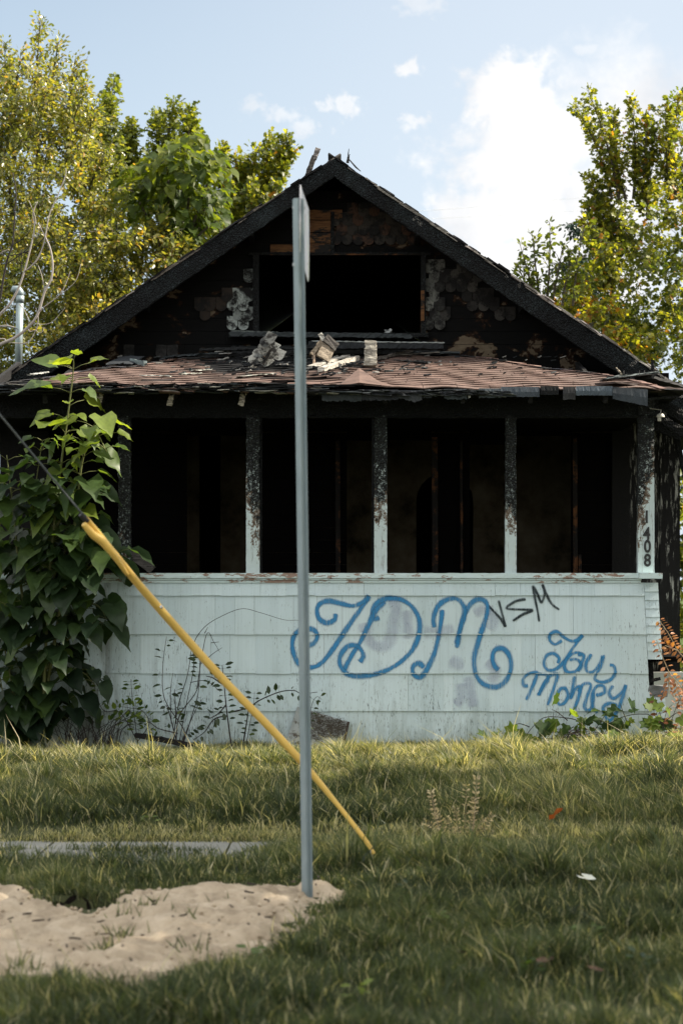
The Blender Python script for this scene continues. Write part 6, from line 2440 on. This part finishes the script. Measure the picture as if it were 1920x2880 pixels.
grass('lawn_grass', 660000, 5.6, 13.8, .8, .088, 'soft dark grass of the verge in the foreground', 101, .0030, -.02, .09)
grass('verge_edge_grass', 1900, 11.75, 12.6, .8, .16, 'taller coarse grass along the near edge of the sidewalk', 103, .0062)
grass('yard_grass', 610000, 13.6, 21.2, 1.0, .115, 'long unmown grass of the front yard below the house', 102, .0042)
grass('straw_stalks', 3600, 13.5, 20.9, .8, .24, 'sparse tall straw stalks standing in the yard grass', 107, .0028, .5, .6)
grass('verge_stalks', 2000, 8.0, 13.0, .6, .17, 'sparse longer pale blades in the verge grass', 108, .0026, .3, .4)
# short grass at the sides and rear so the yard continues outside the frame
rg = np.random.default_rng(5)
# sparse tufts growing in the sand
P_, D_, N_, S_ = [], [], [], []
for (px, py, n) in ((330, 2650, 40), (300, 2700, 60), (385, 2580, 26), (530, 2600, 14), (60, 2740, 30), (440, 2560, 12), (520, 2690, 20), (350, 2600, 20), (620, 2560, 6), (860, 2610, 14)):
    cx, cy = ground_pt(px, py)
    for i in range(n):
        x, y = cx + random.gauss(0, .04), cy + random.gauss(0, .04)
        P_.append((x, y, GZ(x, y) + .02)); D_.append((random.gauss(0, .45), random.gauss(0, .45), 1)); N_.append((random.gauss(0, .5), -1, 0)); S_.append(random.uniform(.04, .11))
o = leaves('sand_tufts', P_, D_, N_, S_, 'grass_blade', None, (np.array([(-.04, 0, 0), (.04, 0, 0), (.03, .5, .03), (0, 1, .12), (-.03, .5, .03)]), [(0, 1, 2, 4), (4, 2, 3)]), np.clip(RNG.normal(.45, .2, len(P_)), 0, 1))
tag(o, 'small tufts of grass sprouting from the bare sand', 'grass', kind='stuff')
# crumbled sand clods, spilling into the grass
mb = MB()
k_ = 0
while k_ < 420:
    px, py = random.uniform(-60, 1010), random.uniform(2490, 2830)
    x, y = ground_pt(px, py)
    dd_ = poly_dist(np.array([x]), np.array([y]), sand_poly)[0]
    if dd_ < -.12 or (dd_ > .12 and random.random() < .6):
        continue
    k_ += 1
    s_ = random.uniform(.005, .018)
    z = GZ(x, y) + max(0, min(dd_ + .05, .22)) * .20 + s_ * .4
    vs = []
    for a_ in range(5):
        an_ = a_ * 1.257 + random.uniform(-.2, .2)
        vs.append((x + math.cos(an_) * s_ * random.uniform(.7, 1.2), y + math.sin(an_) * s_ * random.uniform(.7, 1.2), z + random.uniform(-.2, .2) * s_))
    vs += [(x, y, z + s_ * .8), (x, y, z - s_)]
    mb.add(vs, [(i_, (i_ + 1) % 5, 5) for i_ in range(5)] + [((i_ + 1) % 5, i_, 6) for i_ in range(5)])
o = mb.build('sand_clods', 'sand')
tag(o, 'crumbled lumps of sand scattered over the bare patch and its grassy rim', 'sand clods', kind='stuff')
# dark clods and twigs on the sand
mb = MB()
for i in range(80):
    px, py = random.uniform(0, 900), random.uniform(2515, 2780)
    x, y = ground_pt(px, py)
    if poly_dist(np.array([x]), np.array([y]), sand_poly)[0] < .05:
        continue
    z = GZ(x, y) + .06 + .035
    a = random.uniform(0, 6)
    L = random.choice((.008, .012, .02, .06))
    mb.beam((x, y, z), (x + math.cos(a) * L, y + math.sin(a) * L, z + random.uniform(-.004, .008)), .008, .007, n=2, jit=.002, col=random.choice([(.08, .06, .045), (.14, .11, .08), (.05, .04, .03)]))
o = mb.build('sand_litter', 'tinted', col=True)
tag(o, 'dark bits of bark and root littering the sand', 'litter', kind='stuff')
